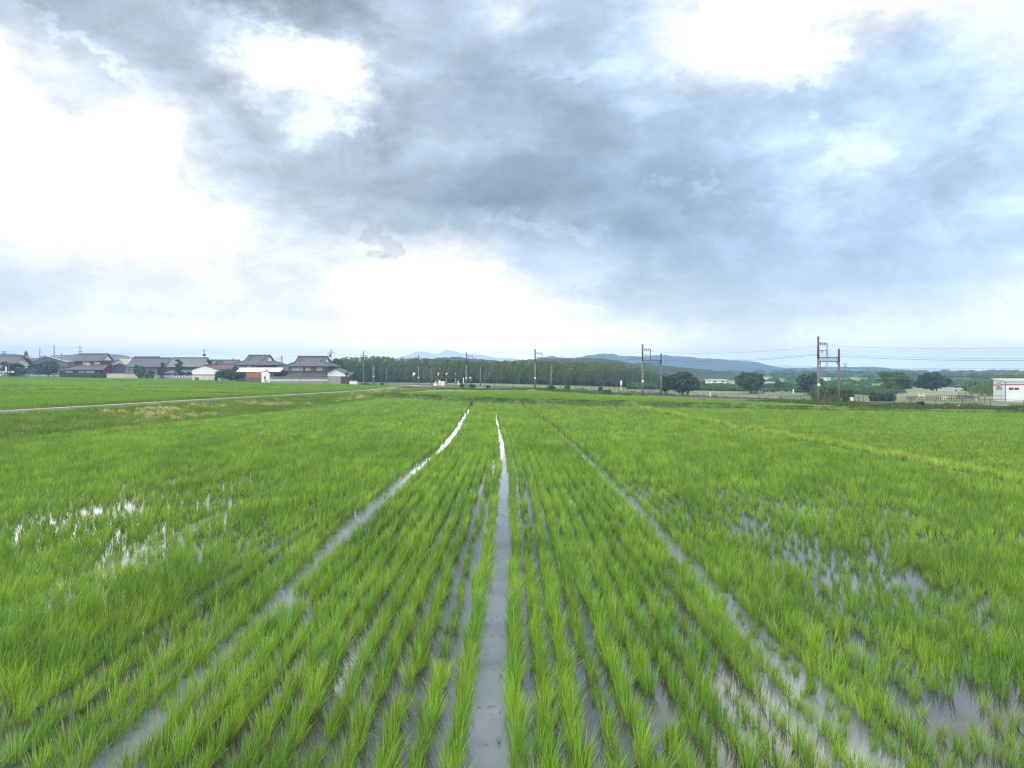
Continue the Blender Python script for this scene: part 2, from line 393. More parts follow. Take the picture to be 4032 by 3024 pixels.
# ------------------------------------------------------------------ mesh building
class MB:
    def __init__(s): s.v = []; s.f = []
    def quad(s, *p):
        n = len(s.v); s.v += [tuple(q) for q in p]; s.f.append(tuple(range(n, n + len(p)))); return s
    def box(s, x0, x1, y0, y1, z0, z1):
        n = len(s.v)
        s.v += [(x0, y0, z0), (x1, y0, z0), (x1, y1, z0), (x0, y1, z0), (x0, y0, z1), (x1, y0, z1), (x1, y1, z1), (x0, y1, z1)]
        s.f += [(n, n + 3, n + 2, n + 1), (n + 4, n + 5, n + 6, n + 7), (n, n + 1, n + 5, n + 4), (n + 1, n + 2, n + 6, n + 5), (n + 2, n + 3, n + 7, n + 6), (n + 3, n, n + 4, n + 7)]
        return s
    def tube(s, a, b, r0, r1=None, n=8, cap=True):
        r1 = r0 if r1 is None else r1
        a, b = Vector(a), Vector(b)
        d = (b - a).normalized()
        u = d.orthogonal().normalized(); w = d.cross(u)
        k = len(s.v)
        for c, r in ((a, r0), (b, r1)):
            for i in range(n):
                t = 2 * math.pi * i / n
                s.v.append(tuple(c + u * (r * math.cos(t)) + w * (r * math.sin(t))))
        for i in range(n):
            j = (i + 1) % n
            s.f.append((k + i, k + j, k + n + j, k + n + i))
        if cap:
            s.f.append(tuple(k + n - 1 - i for i in range(n))); s.f.append(tuple(k + n + i for i in range(n)))
        return s
    def prism(s, poly, d):
        """polygon (list of 3-D points) extruded by vector d"""
        n = len(s.v); m = len(poly)
        s.v += [tuple(p) for p in poly] + [tuple(Vector(p) + Vector(d)) for p in poly]
        s.f.append(tuple(n + i for i in range(m))); s.f.append(tuple(n + 2 * m - 1 - i for i in range(m)))
        for i in range(m):
            j = (i + 1) % m
            s.f.append((n + i, n + m + i, n + m + j, n + j))
        return s
    def ball(s, c, rx, ry, rz, nu=10, nv=6):
        k = len(s.v)
        for j in range(nv + 1):
            th = math.pi * j / nv
            for i in range(nu):
                ph = 2 * math.pi * i / nu
                s.v.append((c[0] + rx * math.sin(th) * math.cos(ph), c[1] + ry * math.sin(th) * math.sin(ph), c[2] + rz * math.cos(th)))
        for j in range(nv):
            for i in range(nu):
                i2 = (i + 1) % nu
                s.f.append((k + j * nu + i, k + (j + 1) * nu + i, k + (j + 1) * nu + i2, k + j * nu + i2))
        return s
    def build(s, name, mat, parent=None, smooth=False):
        me = bpy.data.meshes.new(name)
        me.from_pydata(s.v, [], s.f)
        me.materials.append(mat)
        if smooth: me.polygons.foreach_set('use_smooth', [True] * len(me.polygons))
        me.update()
        o = bpy.data.objects.new(name, me)
        COL.objects.link(o)
        if parent: o.parent = parent
        return o
def tag(o, label, cat=None, group=None, kind=None):
    o['label'] = label
    if cat: o['category'] = cat
    if group: o['group'] = group
    if kind: o['kind'] = kind
    return o
def empty(name, loc, label, cat, group=None, rz=0.0):
    o = bpy.data.objects.new(name, None)
    o.location = loc; o.rotation_euler = (0, 0, rz); o.empty_display_size = 0.5
    COL.objects.link(o)
    return tag(o, label, cat, group)
def npmesh(name, V, Fq, mat, vattr=None, k=4):
    """quads (or triangles) from numpy arrays, with an optional per-vertex float attribute 'v'"""
    me = bpy.data.meshes.new(name)
    me.vertices.add(len(V)); me.vertices.foreach_set('co', np.asarray(V, np.float32).ravel())
    nf = len(Fq)
    me.loops.add(nf * k); me.loops.foreach_set('vertex_index', np.asarray(Fq, np.int32).ravel())
    me.polygons.add(nf)
    me.polygons.foreach_set('loop_start', np.arange(nf, dtype=np.int32) * k)
    me.polygons.foreach_set('loop_total', np.full(nf, k, np.int32))
    if vattr is not None:
        a = me.attributes.new('v', 'FLOAT', 'POINT'); a.data.foreach_set('value', np.asarray(vattr, np.float32))
    me.update(calc_edges=True)
    me.materials.append(mat)
    return me
rng = np.random.default_rng(11)

# ------------------------------------------------------------------ blades, tufts, leaf clouds
def blades(n, h, spread, width, segs, base_r, bend=0.5, hvar=0.35, area=None, droop=0.0, tilt0=0.05):
    """n grass blades -> (V, quads, v)"""
    VV, FF, AA = [], [], []
    k = 0
    for i in range(n):
        ph = rng.uniform(0, 2 * math.pi)
        if area: bx, by = rng.uniform(-area / 2, area / 2, 2)
        else:
            r = base_r * math.sqrt(rng.uniform()); bx, by = r * math.cos(ph) , r * math.sin(ph)
            ph += rng.normal(0, 0.5)
        hh = h * (1 - hvar * rng.uniform())
        th = tilt0 + abs(rng.normal(0, spread))
        cv = bend * rng.uniform(0.2, 1.3)
        if rng.uniform() < .12: cv += rng.uniform(.6, 1.6)
        wa = ph + math.pi / 2 + rng.normal(0, 0.9)
        wx, wy = math.cos(wa), math.sin(wa)
        x, y, z = bx, by, 0.0
        val = rng.uniform()
        for s in range(segs + 1):
            t = s / segs
            ww = width * (1.0 if t < 0.5 else (1 - (t - 0.5) * 2) * 0.9 + 0.08) * (0.75 + 0.25 * min(1, t * 4)) * 0.5
            VV.append((x - wx * ww, y - wy * ww, z)); VV.append((x + wx * ww, y + wy * ww, z))
            AA += [val, val]
            a = th + cv * t * t + droop * t ** 3
            st = hh / segs
            x += math.sin(a) * math.cos(ph) * st; y += math.sin(a) * math.sin(ph) * st; z += math.cos(a) * st
            if s < segs: FF.append((k + 2 * s, k + 2 * s + 1, k + 2 * s + 3, k + 2 * s + 2))
        k += 2 * (segs + 1)
    return np.array(VV), np.array(FF), np.array(AA)
def leafcloud(lobes, n, size, flat=0.5, shell=0.55):
    """leaf quads spread through ellipsoid lobes [(cx,cy,cz,rx,ry,rz)]"""
    vol = np.array([l[3] * l[4] + l[3] * l[5] + l[4] * l[5] for l in lobes]); vol = vol / vol.sum()
    idx = rng.choice(len(lobes), n, p=vol)
    L = np.array(lobes)[idx]
    d = rng.normal(size=(n, 3)); d /= np.linalg.norm(d, axis=1)[:, None]
    r = shell + (1 - shell) * rng.uniform(size=n) ** 0.6
    r *= 1 + rng.normal(0, 0.07, n)
    P = L[:, :3] + d * L[:, 3:6] * r[:, None]
    nr = d * 0.8 + rng.normal(0, 0.6, (n, 3)) + np.array([0, 0, .4]); nr /= np.linalg.norm(nr, axis=1)[:, None]
    a = np.cross(nr, rng.normal(size=(n, 3))); a /= np.linalg.norm(a, axis=1)[:, None]
    b = np.cross(nr, a)
    s = size * rng.uniform(0.5, 1.3, n)[:, None]
    V = np.stack([P - a * s - b * s * flat, P + a * s - b * s * flat * .6, P + a * s * .8 + b * s * flat, P - a * s * .7 + b * s * flat], 1).reshape(-1, 3)
    Q = np.arange(n * 4).reshape(-1, 4)
    return V, Q, np.repeat(rng.uniform(size=n), 4)
def scatter(name, pts, variants, label, cat, kind='stuff'):
    """pts: array of (x,y,z, euler3, scale, tint); variants: meshes. One object that instances them on its points."""
    pts = np.asarray(pts, float)
    me = bpy.data.meshes.new(name)
    n = len(pts)
    me.vertices.add(n); me.vertices.foreach_set('co', pts[:, :3].astype(np.float32).ravel())
    a = me.attributes.new('rot', 'FLOAT_VECTOR', 'POINT'); a.data.foreach_set('vector', pts[:, 3:6].astype(np.float32).ravel())
    a = me.attributes.new('scl', 'FLOAT_VECTOR', 'POINT'); a.data.foreach_set('vector', pts[:, 6:9].astype(np.float32).ravel())
    a = me.attributes.new('tint', 'FLOAT', 'POINT'); a.data.foreach_set('value', pts[:, 9].astype(np.float32))
    a = me.attributes.new('idx', 'INT', 'POINT'); a.data.foreach_set('value', rng.integers(0, len(variants), n).astype(np.int32))
    me.update()
    o = bpy.data.objects.new(name, me); COL.objects.link(o)
    vc = bpy.data.collections.new(name + '_variants')
    for i, vm in enumerate(variants):
        vc.objects.link(bpy.data.objects.new('%s_kind_%02d' % (name, i), vm))
    ng = bpy.data.node_groups.new(name + '_nodes', 'GeometryNodeTree')
    ng.interface.new_socket('Geometry', in_out='INPUT', socket_type='NodeSocketGeometry')
    ng.interface.new_socket('Geometry', in_out='OUTPUT', socket_type='NodeSocketGeometry')
    gi = ng.nodes.new('NodeGroupInput'); go = ng.nodes.new('NodeGroupOutput')
    ip = ng.nodes.new('GeometryNodeInstanceOnPoints')
    ci = ng.nodes.new('GeometryNodeCollectionInfo'); ci.inputs[0].default_value = vc
    ci.inputs['Separate Children'].default_value = True; ci.inputs['Reset Children'].default_value = True
    def na(nm, t):
        q = ng.nodes.new('GeometryNodeInputNamedAttribute'); q.data_type = t; q.inputs[0].default_value = nm
        return [s for s in q.outputs if s.enabled and s.name == 'Attribute'][0]
    ng.links.new(gi.outputs[0], ip.inputs['Points']); ng.links.new(ci.outputs[0], ip.inputs['Instance'])
    ip.inputs['Pick Instance'].default_value = True
    ng.links.new(na('idx', 'INT'), ip.inputs['Instance Index'])
    ng.links.new(na('rot', 'FLOAT_VECTOR'), ip.inputs['Rotation'])
    ng.links.new(na('scl', 'FLOAT_VECTOR'), ip.inputs['Scale'])
    ng.links.new(ip.outputs[0], go.inputs[0])
    md = o.modifiers.new('scatter', 'NODES'); md.node_group = ng
    return tag(o, label, cat, kind=kind)
def mkpt(x, y, z, spin, s, tint=0.0, lean=(0, 0), sxy=None):
    """instance transform: spin about its own stem, then lean towards world (lean x, lean y) radians"""
    m = Matrix.Rotation(lean[0], 3, 'Y') @ Matrix.Rotation(-lean[1], 3, 'X') @ Matrix.Rotation(spin, 3, 'Z')
    e = m.to_euler()
    sx = s if sxy is None else sxy
    return (x, y, z, e.x, e.y, e.z, sx, sx, s, tint)
def vnoise(seed, n=64):
    """smooth random field on the plane, period n"""
    g = np.random.default_rng(seed).uniform(size=(n, n))
    def f(x, y):
        i, j = math.floor(x), math.floor(y); a, b = x - i, y - j
        a, b = a * a * (3 - 2 * a), b * b * (3 - 2 * b)
        i %= n; j %= n; i2, j2 = (i + 1) % n, (j + 1) % n
        return (g[i, j] * (1 - a) + g[i2, j] * a) * (1 - b) + (g[i, j2] * (1 - a) + g[i2, j2] * a) * b
    return f
N1, N2, N3 = vnoise(1), vnoise(2), vnoise(3)
def fbm(x, y):
    return (N1(x, y) + 0.5 * N2(2.1 * x, 2.1 * y) + 0.25 * N3(4.3 * x, 4.3 * y)) / 1.75

# ------------------------------------------------------------------ field geometry (world metres: x right, y away)
TOE = [(10, -37.4), (26, -33), (42, -28), (52, -25.2), (69, -21), (88, -18.4), (105, -16.2), (112, -15.6)]
rd = [at(0, 1629), at(520, 1597), at(940, 1571), at(1420, 1542), at(1690, 1524)]
ROAD = [(p.y, p.x) for p in rd]
FAR = [(-16.2, 103), (-1.5, 86), (8, 79.5), (14, 77), (30, 72), (46, 66.5), (62, 61), (80, 55)]    # foot of the far bank (x, y)
BUND = [(10, 18.6), (25.6, 17.1), (43.3, 15.5), (58, 13.8), (72, 12.8), (80, 12.3)]
LEFTP = [(4, -.1), (13, -.1), (21, .1), (30, .25), (38, .6), (50, .5), (60, .25), (75, -.1), (95, -.6)]
MIDP = [(4, 0), (19, .06), (30, 0), (46, -.43), (54, -.75), (68, -1.15), (80, -1.6), (105, -2.4)]
RIGHTP = [(4, .15), (12, 0), (17, -.1), (22, -.05), (35, -.3), (54, -.85), (80, -2.4), (105, -3.4)]
def drift(x0, y):
    a, b, c = interp(LEFTP, y), interp(MIDP, y), interp(RIGHTP, y)
    if x0 < -4: return a
    if x0 < -.3: f = (x0 + 4) / 3.7; return a + (b - a) * f
    if x0 < 3.6: f = (x0 + .3) / 3.9; return b + (c - b) * f
    f = min((x0 - 3.6) / 14, 1)
    return c * (1 - f) + (interp(BUND, y) - 17.6) * f * 0 + c * 0 * f
def road_x(y): return interp(ROAD, y)
def far_y(x): return interp(FAR, x)

# ground: one sheet out to the horizon
def ground_sheet():
    def axis(lims):
        out = []
        for a, b, s in lims:
            out += list(np.arange(a, b, s))
        return out + [lims[-1][1]]
    xs = axis([(-3500, -700, 400), (-700, -300, 50), (-300, 120, 6), (120, 400, 40), (400, 3500, 310)])
    ys = axis([(-60, 0, 20), (0, 320, 6), (320, 700, 38), (700, 3500, 280)])
    V = []
    for y in ys:
        for x in xs:
            z = T(x, y) - .05
            inp = (interp(TOE, y) if y < 112 else 1e9)
            if y < 112 and x > road_x(y) + 1 and y < far_y(min(max(x, -16.2), 80)) + 7: z = min(z, -0.25)
            V.append((x, y, z))
    nx = len(xs)
    Fq = [(j * nx + i, j * nx + i + 1, (j + 1) * nx + i + 1, (j + 1) * nx + i) for j in range(len(ys) - 1) for i in range(nx - 1)]
    me = npmesh('ground', V, Fq, M_GROUND)
    o = bpy.data.objects.new('ground', me); COL.objects.link(o)
    tag(o, 'flat green farmland reaching to the hills', kind='structure')
ground_sheet()

def strip(name, rows, mat, label, kind='structure', smooth=True):
    """rows: list of cross-sections, each a list of points"""
    n = len(rows[0]); V = [p for r in rows for p in r]
    Fq = [(j * n + i, j * n + i + 1, (j + 1) * n + i + 1, (j + 1) * n + i) for j in range(len(rows) - 1) for i in range(n - 1)]
    me = npmesh(name, V, Fq, mat)
    if smooth: me.polygons.foreach_set('use_smooth', [True] * len(me.polygons))
    o = bpy.data.objects.new(name, me); COL.objects.link(o)
    return tag(o, label, kind=kind)

# paddy water
def water_mat():
    m, nt, out = base_mat('paddy_water')
    geo = nd(nt, 'ShaderNodeNewGeometry')
    p = nd(nt, 'ShaderNodeBsdfPrincipled')
    n = nd(nt, 'ShaderNodeTexNoise'); n.inputs['Scale'].default_value = 0.9; n.inputs['Detail'].default_value = 5
    lk(nt, geo.outputs['Position'], n.inputs['Vector'])
    mr = nd(nt, 'ShaderNodeMapRange'); mr.inputs[1].default_value = .45; mr.inputs[2].default_value = .62
    lk(nt, n.outputs[0], mr.inputs[0])
    # stirred, milky water in the wheel tracks; thin clear water over brown mud between the plants, their shade and reflections darkened into its colour
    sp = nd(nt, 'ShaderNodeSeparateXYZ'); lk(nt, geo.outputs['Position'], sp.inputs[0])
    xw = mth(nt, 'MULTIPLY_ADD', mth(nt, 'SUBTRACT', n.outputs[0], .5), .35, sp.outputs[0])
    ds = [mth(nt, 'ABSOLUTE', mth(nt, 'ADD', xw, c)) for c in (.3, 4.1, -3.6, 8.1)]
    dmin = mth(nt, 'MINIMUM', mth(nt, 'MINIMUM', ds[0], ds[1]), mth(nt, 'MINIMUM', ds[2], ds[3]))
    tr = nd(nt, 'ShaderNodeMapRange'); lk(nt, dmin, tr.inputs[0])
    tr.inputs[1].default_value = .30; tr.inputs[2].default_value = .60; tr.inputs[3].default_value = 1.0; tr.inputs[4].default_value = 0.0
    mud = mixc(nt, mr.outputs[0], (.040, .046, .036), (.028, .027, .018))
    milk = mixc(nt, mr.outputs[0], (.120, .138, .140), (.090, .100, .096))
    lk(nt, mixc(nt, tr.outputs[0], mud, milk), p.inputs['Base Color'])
    n3 = nd(nt, 'ShaderNodeTexNoise'); n3.inputs['Scale'].default_value = 5; n3.inputs['Detail'].default_value = 5
    lk(nt, geo.outputs['Position'], n3.inputs['Vector'])
    p.inputs['Roughness'].default_value = 0.0
    p.inputs['IOR'].default_value = 1.56
    p.inputs['Specular IOR Level'].default_value = 0.9
    b = nd(nt, 'ShaderNodeBump'); b.inputs['Strength'].default_value = 0.02; b.inputs['Distance'].default_value = 0.006
    lk(nt, n3.outputs[0], b.inputs['Height']); lk(nt, b.outputs[0], p.inputs['Normal'])
    lk(nt, p.outputs[0], out.inputs[0])
    return m
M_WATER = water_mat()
rows = []
for y in [-6] + list(range(0, 56, 4)) + list(range(56, 103, 2)):
    xl = interp(TOE, max(y, 10)) - .6 if y > 10 else -38
    xr = 84 if y < 56 else min(interp([(b_, a_) for a_, b_ in reversed(FAR)], y) + 1.0, 84)
    rows.append([(xl + (xr - xl) * k / 8, y, 0.0) for k in range(9)])
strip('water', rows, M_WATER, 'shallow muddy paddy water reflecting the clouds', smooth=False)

# embankment between paddy and road, the road, its shoulders
rows, rl, rr, ra = [], [], [], []
erows = []
ys = [12, 20, 26, 32, 38, 44, 50, 56, 62, 68, 74, 80, 88, 96, 104, 112, 120, 130, 140, 150, 162, 174, 184]
def road_z(y): return T(road_x(y), y) + 0.02
def bank_z(x, y):
    xt = interp(TOE, y) if y < 112 else road_x(y) + 8
    x1 = road_x(y) + 2.4
    t = (x1 - x) / (x1 - xt + 1e-6)      # 0 at road, 1 at toe
    t = min(max(t, 0), 1)
    zt = 0.07 if y < 108 else T(xt, y) - .02
    zr = road_z(y) - .03
    return zt + (zr - zt) * (1 - sm((t - .12) / .88)) + 0.10 * (fbm(x * .35, y * .35) - .5) * math.sin(math.pi * t)
for y in ys:
    xt = interp(TOE, y) if y < 112 else road_x(y) + 8
    x1 = road_x(y) + 2.3
    erows.append([(x1 + (xt - x1) * k / 14, y, bank_z(x1 + (xt - x1) * k / 14, y)) for k in range(15)] + [(xt + .35, y, -.08)])
strip('embankment', erows, M_BANK, 'grassy embankment sloping from the farm road to the paddy')
yy = [12] + list(range(16, 186, 6))
def widen(y): return 1 + 1.6 * sm((y - 140) / 40)
strip('road', [[(road_x(y) - 1.9 * widen(y), y, road_z(y) + .06), (road_x(y), y, road_z(y) + .075), (road_x(y) + 1.9 * widen(y), y, road_z(y) + .06)] for y in yy], M_ASPH, 'narrow grey asphalt farm road')
strip('road_shoulder', [[(road_x(y) - 3.3 * widen(y), y, road_z(y) - .05), (road_x(y) - 3.0 * widen(y), y, road_z(y) + .045), (road_x(y) + 2.2 * widen(y), y, road_z(y) + .045), (road_x(y) + 2.6 * widen(y), y, road_z(y) - .06)] for y in yy], M_SHOUL, 'pale gravel shoulder along the farm road')

# far levee and the raised paddy behind it
def FZ(x): return .38 - .30 * sm((x - 8) / 24.0)
rows = []
for k in range(40):
    x = -17.5 + k * 2.5
    y = far_y(x)
    a = FZ(x) + .27 + .05 * math.sin(k * 1.7)
    rows.append([(x, y - .2, -.05), (x, y + .25, a * .75), (x, y + .7, a), (x, y + 1.6, a), (x, y + 2.2, FZ(x) + .02)])
strip('levee', rows, M_LEVEE, 'dark grassy levee across the end of the paddy')
F2T = [at(a, b, FZ(c) + .34) for a, b, c in ((1560, 1548, 0), (1639, 1541, 0), (1900, 1537, 0), (2100, 1537, 4), (2300, 1546, 10), (2360, 1555, 12), (2600, 1562, 20), (2900, 1577, 28), (3430, 1602, 35), (4032, 1618, 45))]
F2T = [(p.x, p.y) for p in F2T] + [(80, 62)]
rows = []
for k in range(45):
    x = -20 + k * 2.2
    y0 = far_y(x) + 2.0; y1 = max(interp(F2T, x), y0 + .5)
    rows.append([(x, y0 + (y1 - y0) * q / 4, FZ(x)) for q in range(5)] + [(x, y1 + .6, -.1)])
strip('paddy_soil', rows, M_SOIL, 'soil of the raised paddy behind the levee', smooth=False)
# pale grassy bund between the near paddies
rows = []
for y in range(8, 80, 3):
    x = interp(BUND, y) + .12 * math.sin(y * .7)
    rows.append([(x - .42, y, -.03), (x - .18, y, .14), (x + .18, y, .14), (x + .42, y, -.03)])
strip('bund', rows, M_BANK, 'low earth bund between the two near paddies')

# ------------------------------------------------------------------ rice
def tufts(nvar, *a, **k):
    out = []
    for i in range(nvar):
        V, Q, A = blades(*a, **k)
        out.append(npmesh('tuft', V, Q, k.get('mat', M_RICE), A))
    return out
def mk(n, mat, *a, **k):
    out = []
    for i in range(n):
        V, Q, A = blades(*a, **k)
        out.append(npmesh('tuft', V, Q, mat, A))
    return out
T_NEAR = mk(16, M_RICE, 50, .355, .19, .0056, 5, .058, bend=.42, hvar=.5)
T_MID = mk(8, M_RICE, 26, .32, .19, .0095, 3, .045, bend=.40, hvar=.5)
T_FAR = mk(6, M_RICE, 17, .31, .19, .018, 2, .07, bend=.45)

GAPS = [(-8.1, .27), (-12.4, .24), (-16.5, .12), (8.1, .06), (12.3, .05)]
SPARSE = [(-1.02, 17, .2, 10, .9), (.36, 20, .12, 9, .6), (1.02, 9.5, .2, 3, .5), (-2.0, 10, .2, 4, .45), (2.7, 11, .2, 4, .5), (6.9, 15.2, 1.3, 3.2, .5), (6.0, 18.5, 1.0, 3, .55), (8.1, 13.4, 1.2, 2.2, .38), (7.2, 25, 1.4, 4, .4), (4.6, 22, .7, 3.5, .55),
          (-12.6, 20.5, 3.2, 2.8, .45), (-12.2, 28.5, 2.6, 2.6, .42), (-15, 24, 3, 3, .35), (9.8, 22, 2.4, 3, .35), (5.4, 13, .5, 3, .45), (-7.7, 16.6, 1.6, 2.2, .55), (-5.6, 17.5, 1, 2, .4), 
          (3.2, 9.0, .8, 1.6, .35), (5.4, 8.6, 1.3, 1.4, .35), (5.0, 7, 1.6, .9, .35), (2.0, 7.4, .5, 1.2, .3), (9.4, 17.5, 1.8, 1.2, .5), (-9.5, 24, 1.5, 2, .4)]
def density(x, y):
    d = 1.0
    for cx, cy, rx, ry, k in SPARSE:
        q = ((x - cx) / rx) ** 2 + ((y - cy) / ry) ** 2
        if q < 4: d -= k * math.exp(-q * 1.1) * (.6 + .9 * N2(x * 1.3, y * 1.3))
    return d
near, mid, far_, right_ = [], [], [], []
rowx = []
def fill(a, b):
    n = round(abs(b - a) / .333)
    return [a + (b - a) * i / n for i in range(n + 1)]
rowx += fill(-3.68, -.60) + fill(.00, 3.30) + fill(3.92, 17.9)
rowx += fill(-4.50, -7.84) + fill(-8.36, -12.16) + fill(-12.7, -16.3) + fill(-16.7, -38)
def sides(x0):
    return min(abs(x0 + .3), abs(x0 + 4), abs(x0 - 3.6)) < .7
rr_ = random.Random(5)
for ri, x0 in enumerate(rowx):
    y = 3.2 + rr_.random() * .2
    far_end = 110
    while y < far_end:
        st = .145 if y < 40 else .24
        y += st * rr_.uniform(.8, 1.2)
        x = x0 + drift(x0, y) + (.30 * (1 - sm((y - 13) / 7)) if -5 < x0 < -4.3 else .15 * (1 - sm((y - 13) / 7)) if -5.3 < x0 < -4.3 else 0) + .045 * (fbm(ri * 3.1, y * .5) - .5) * 2 + rr_.gauss(0, .036)
        if abs(x) > .70 * y + 8: continue
        if x < interp(TOE, y) + .15: continue
        if y < 85 and x > interp(BUND, y) - .35: continue
        if y > far_y(x) - .3: break
        dn = density(x, y)
        # clumps come up unevenly
        dn *= .80 + .42 * fbm(x * .35 + 9, y * .22)
        vig = fbm(ri * 7.7 + 3, y * .30)
        dn *= .72 + .50 * vig
        if y < 14: dn *= .97
        if rr_.random() > min(1, .42 + .75 * dn): continue
        if y < 34 and N3(x * 1.3 + 11, y * .55) > .83 and rr_.random() < .6: continue
        if 11 < y < 38 and rr_.random() < .07: continue
        s = (.60 + .54 * min(dn, 1.15)) * rr_.uniform(.78, 1.16)
        if dn < .35: s *= .8
        if rr_.random() < .08: s *= 1.15
        tint = (fbm(x * .5, y * .35 + 30) - .5) * .8 + rr_.gauss(0, .16) + (vig - .5) * .7
        lean = (.10 + .10 * (fbm(x * .4, y * .4 + 50) - .5) + rr_.gauss(0, .11), .06 + rr_.gauss(0, .10))
        p = mkpt(x, y, -.01, rr_.uniform(0, 6.283), s, tint, lean)
        (near if y < 17 else mid if y < 42 else far_).append(p)
# right-hand paddy beyond the bund
y = 7
while y < 84:
    st = .3 if y < 42 else .33
    x = interp(BUND, y) + .6
    xe = min(.70 * y + 8, 78)
    while x < xe:
        if y < far_y(x) - .3:
            s = rr_.uniform(.85, 1.1)
            right_.append(mkpt(x + rr_.gauss(0, .04), y + rr_.gauss(0, .07), -.01, rr_.uniform(0, 6.28), s, (fbm(x * .2, y * .2 + 70) - .5) * .5 + rr_.gauss(0, .1) - .08, (.1 + rr_.gauss(0, .07), .05 + rr_.gauss(0, .07)), s * 1.25))
        x += .3
    y += st * .9
for c, pr, y1 in ((-4.0, .5, 13), (-4.05, .12, 24), (3.55, .75, 16), (3.6, .45, 34), (-8.1, .8, 34), (-.3, .05, 11), (-12.4, .5, 40)):
    y = 5.0
    while y < y1:
        y += .16
        if fbm(y * .55 + c * 3, c) > .42 + .25 * pr and rr_.random() < .55 or rr_.random() > pr: continue
        x = c + drift(c, y) + rr_.gauss(0, .17)
        if abs(c + .3) < .1: x = c + rr_.choice((-.14, .16))
        near.append(mkpt(x, y, -.01, rr_.uniform(0, 6.28), rr_.uniform(.35, .85) if c != -.3 else .3, rr_.gauss(-.15, .2), (.1 + rr_.gauss(0, .16), rr_.gauss(0, .16))))
scatter('rice_crop', near, T_NEAR, 'young rice plants in rows in the flooded foreground of the paddy', 'rice')
scatter('rice_crop', mid, T_MID, 'young rice plants in the middle of the near paddy', 'rice')
scatter('rice_crop', far_, T_FAR, 'young rice plants at the far end of the near paddy', 'rice')
scatter('rice_crop', right_, T_FAR, 'young rice of the paddy right of the pale bund', 'rice')

# patches for the fields further off and for grass
P_RICE = mk(4, M_RICE2, 420, .42, .2, .035, 2, 0, bend=.4, area=2.1)
P_GRASS = mk(5, M_GRASS, 160, .30, .45, .025, 2, 0, bend=.7, area=1.1, hvar=.7)
P_STRAW = mk(3, M_STRAW, 110, .34, .6, .03, 2, 0, bend=1.0, area=.8, hvar=.6)
P_YEL = mk(4, M_YGRASS, 130, .50, .22, .02, 2, 0, bend=.5, area=.36, hvar=.5)
P_LEVEE = mk(4, M_BUSH, 170, .26, .5, .028, 2, 0, bend=.7, area=1.1, hvar=.6)
P_WEED = mk(4, M_WEED, 60, .7, .25, .03, 3, 0, bend=.3, area=.8, hvar=.6)
pts = []
y = 12.0
while y < 84:
    x = interp(BUND, y) + rr_.gauss(0, .07) + .12 * math.sin(y * .7)
    pts.append(mkpt(x, y, .08, rr_.uniform(0, 6.28), rr_.uniform(.5, 1.15), rr_.gauss(0, .2), (.05, .05)))
    y += .26
scatter('bund_grass', pts, P_YEL, 'pale yellow green grass growing along the bund', 'grass')
# raised paddy rice
pts = []
for k in range(60):
    x = -18 + k * 1.7
    y = far_y(x) + 2.3
    while y < interp(F2T, x) - .6:
        if abs(x) < .70 * y + 4 and x > road_x(y) + 3.6:
            pts.append(mkpt(x, y, FZ(x), rr_.choice((0, 1.57, 3.14, 4.71)) + rr_.gauss(0, .1), rr_.uniform(.9, 1.05), (fbm(x * .05, y * .05) - .4) * .4 - .02, (.08, .05)))
        y += 1.7
scatter('rice_crop', pts, P_RICE, 'light green rice of the raised paddy behind the levee', 'rice')
# rice left of the road, up to the village
VILL = [(-260, 262), (-170, 262), (-130, 250), (-100, 246), (-66, 203), (-48, 200), (-40, 196), (-22, 176), (-12, 160)]
pts = []
y = 52.0
while y < 262:
    x = -.70 * y - 4
    xe = road_x(y) - 4.4
    while x < xe:
        if y < interp(VILL, x) - 2:
            d1 = y - interp(LB1, x) if False else 99
            pts.append(mkpt(x + rr_.gauss(0, .1), y, T(x, y) - .06, rr_.choice((0, 1.57, 3.14, 4.71)) + rr_.gauss(0, .1), rr_.uniform(.85, 1.05), (fbm(x * .03, y * .03 + 5) - .5) * .4, (.08, .05)))
        x += 1.75
    y += 1.75
scatter('rice_crop', pts, P_RICE, 'rice of the paddies between the farm road and the village', 'rice')
# grass on the embankment and verges
pts, pts2 = [], []
y = 22.0
while y < 182:
    xt = interp(TOE, y) if y < 112 else road_x(y) + 8
    x1 = road_x(y) + 2.45 * widen(y)
    x = x1
    while x < xt + .2:
        if abs(x) < .70 * y + 8:
            t = (x - x1) / (xt - x1 + 1e-6)
            z = bank_z(x, y)
            pts.append(mkpt(x + rr_.gauss(0, .15), y + rr_.gauss(0, .15), z - .02, rr_.uniform(0, 6.28), rr_.uniform(.55, 1.25), (fbm(x * .3, y * .3) - .5) * .9, (.05 + .2 * t, -.1)))
            dry = fbm(x * .16 + 20, y * .10)
            if .28 < t < .85 and dry > .57 - .07 * (y > 60) and rr_.random() < .42: pts2.append(mkpt(x, y, z + .03, rr_.uniform(0, 6.28), rr_.uniform(.5, 1.0), rr_.gauss(0, .2), (.3, -.2)))
        x += .8
    y += .8
y = 50.0
while y < 176:       # far verge of the road
    for dx in (-3.6, -4.3):
        x = road_x(y) + dx * (widen(y) * .9 + .1)
        pts.append(mkpt(x, y, T(x, y), rr_.uniform(0, 6.28), rr_.uniform(.8, 1.3), -.1 + rr_.gauss(0, .1), (.05, .0)))
    y += .8
scatter('bank_grass', pts, P_GRASS, 'rough mixed grass covering the embankment beside the road', 'grass')
scatter('dry_grass', pts2, P_STRAW, 'dry straw coloured grass clumps lying on the embankment', 'grass')
pts = []
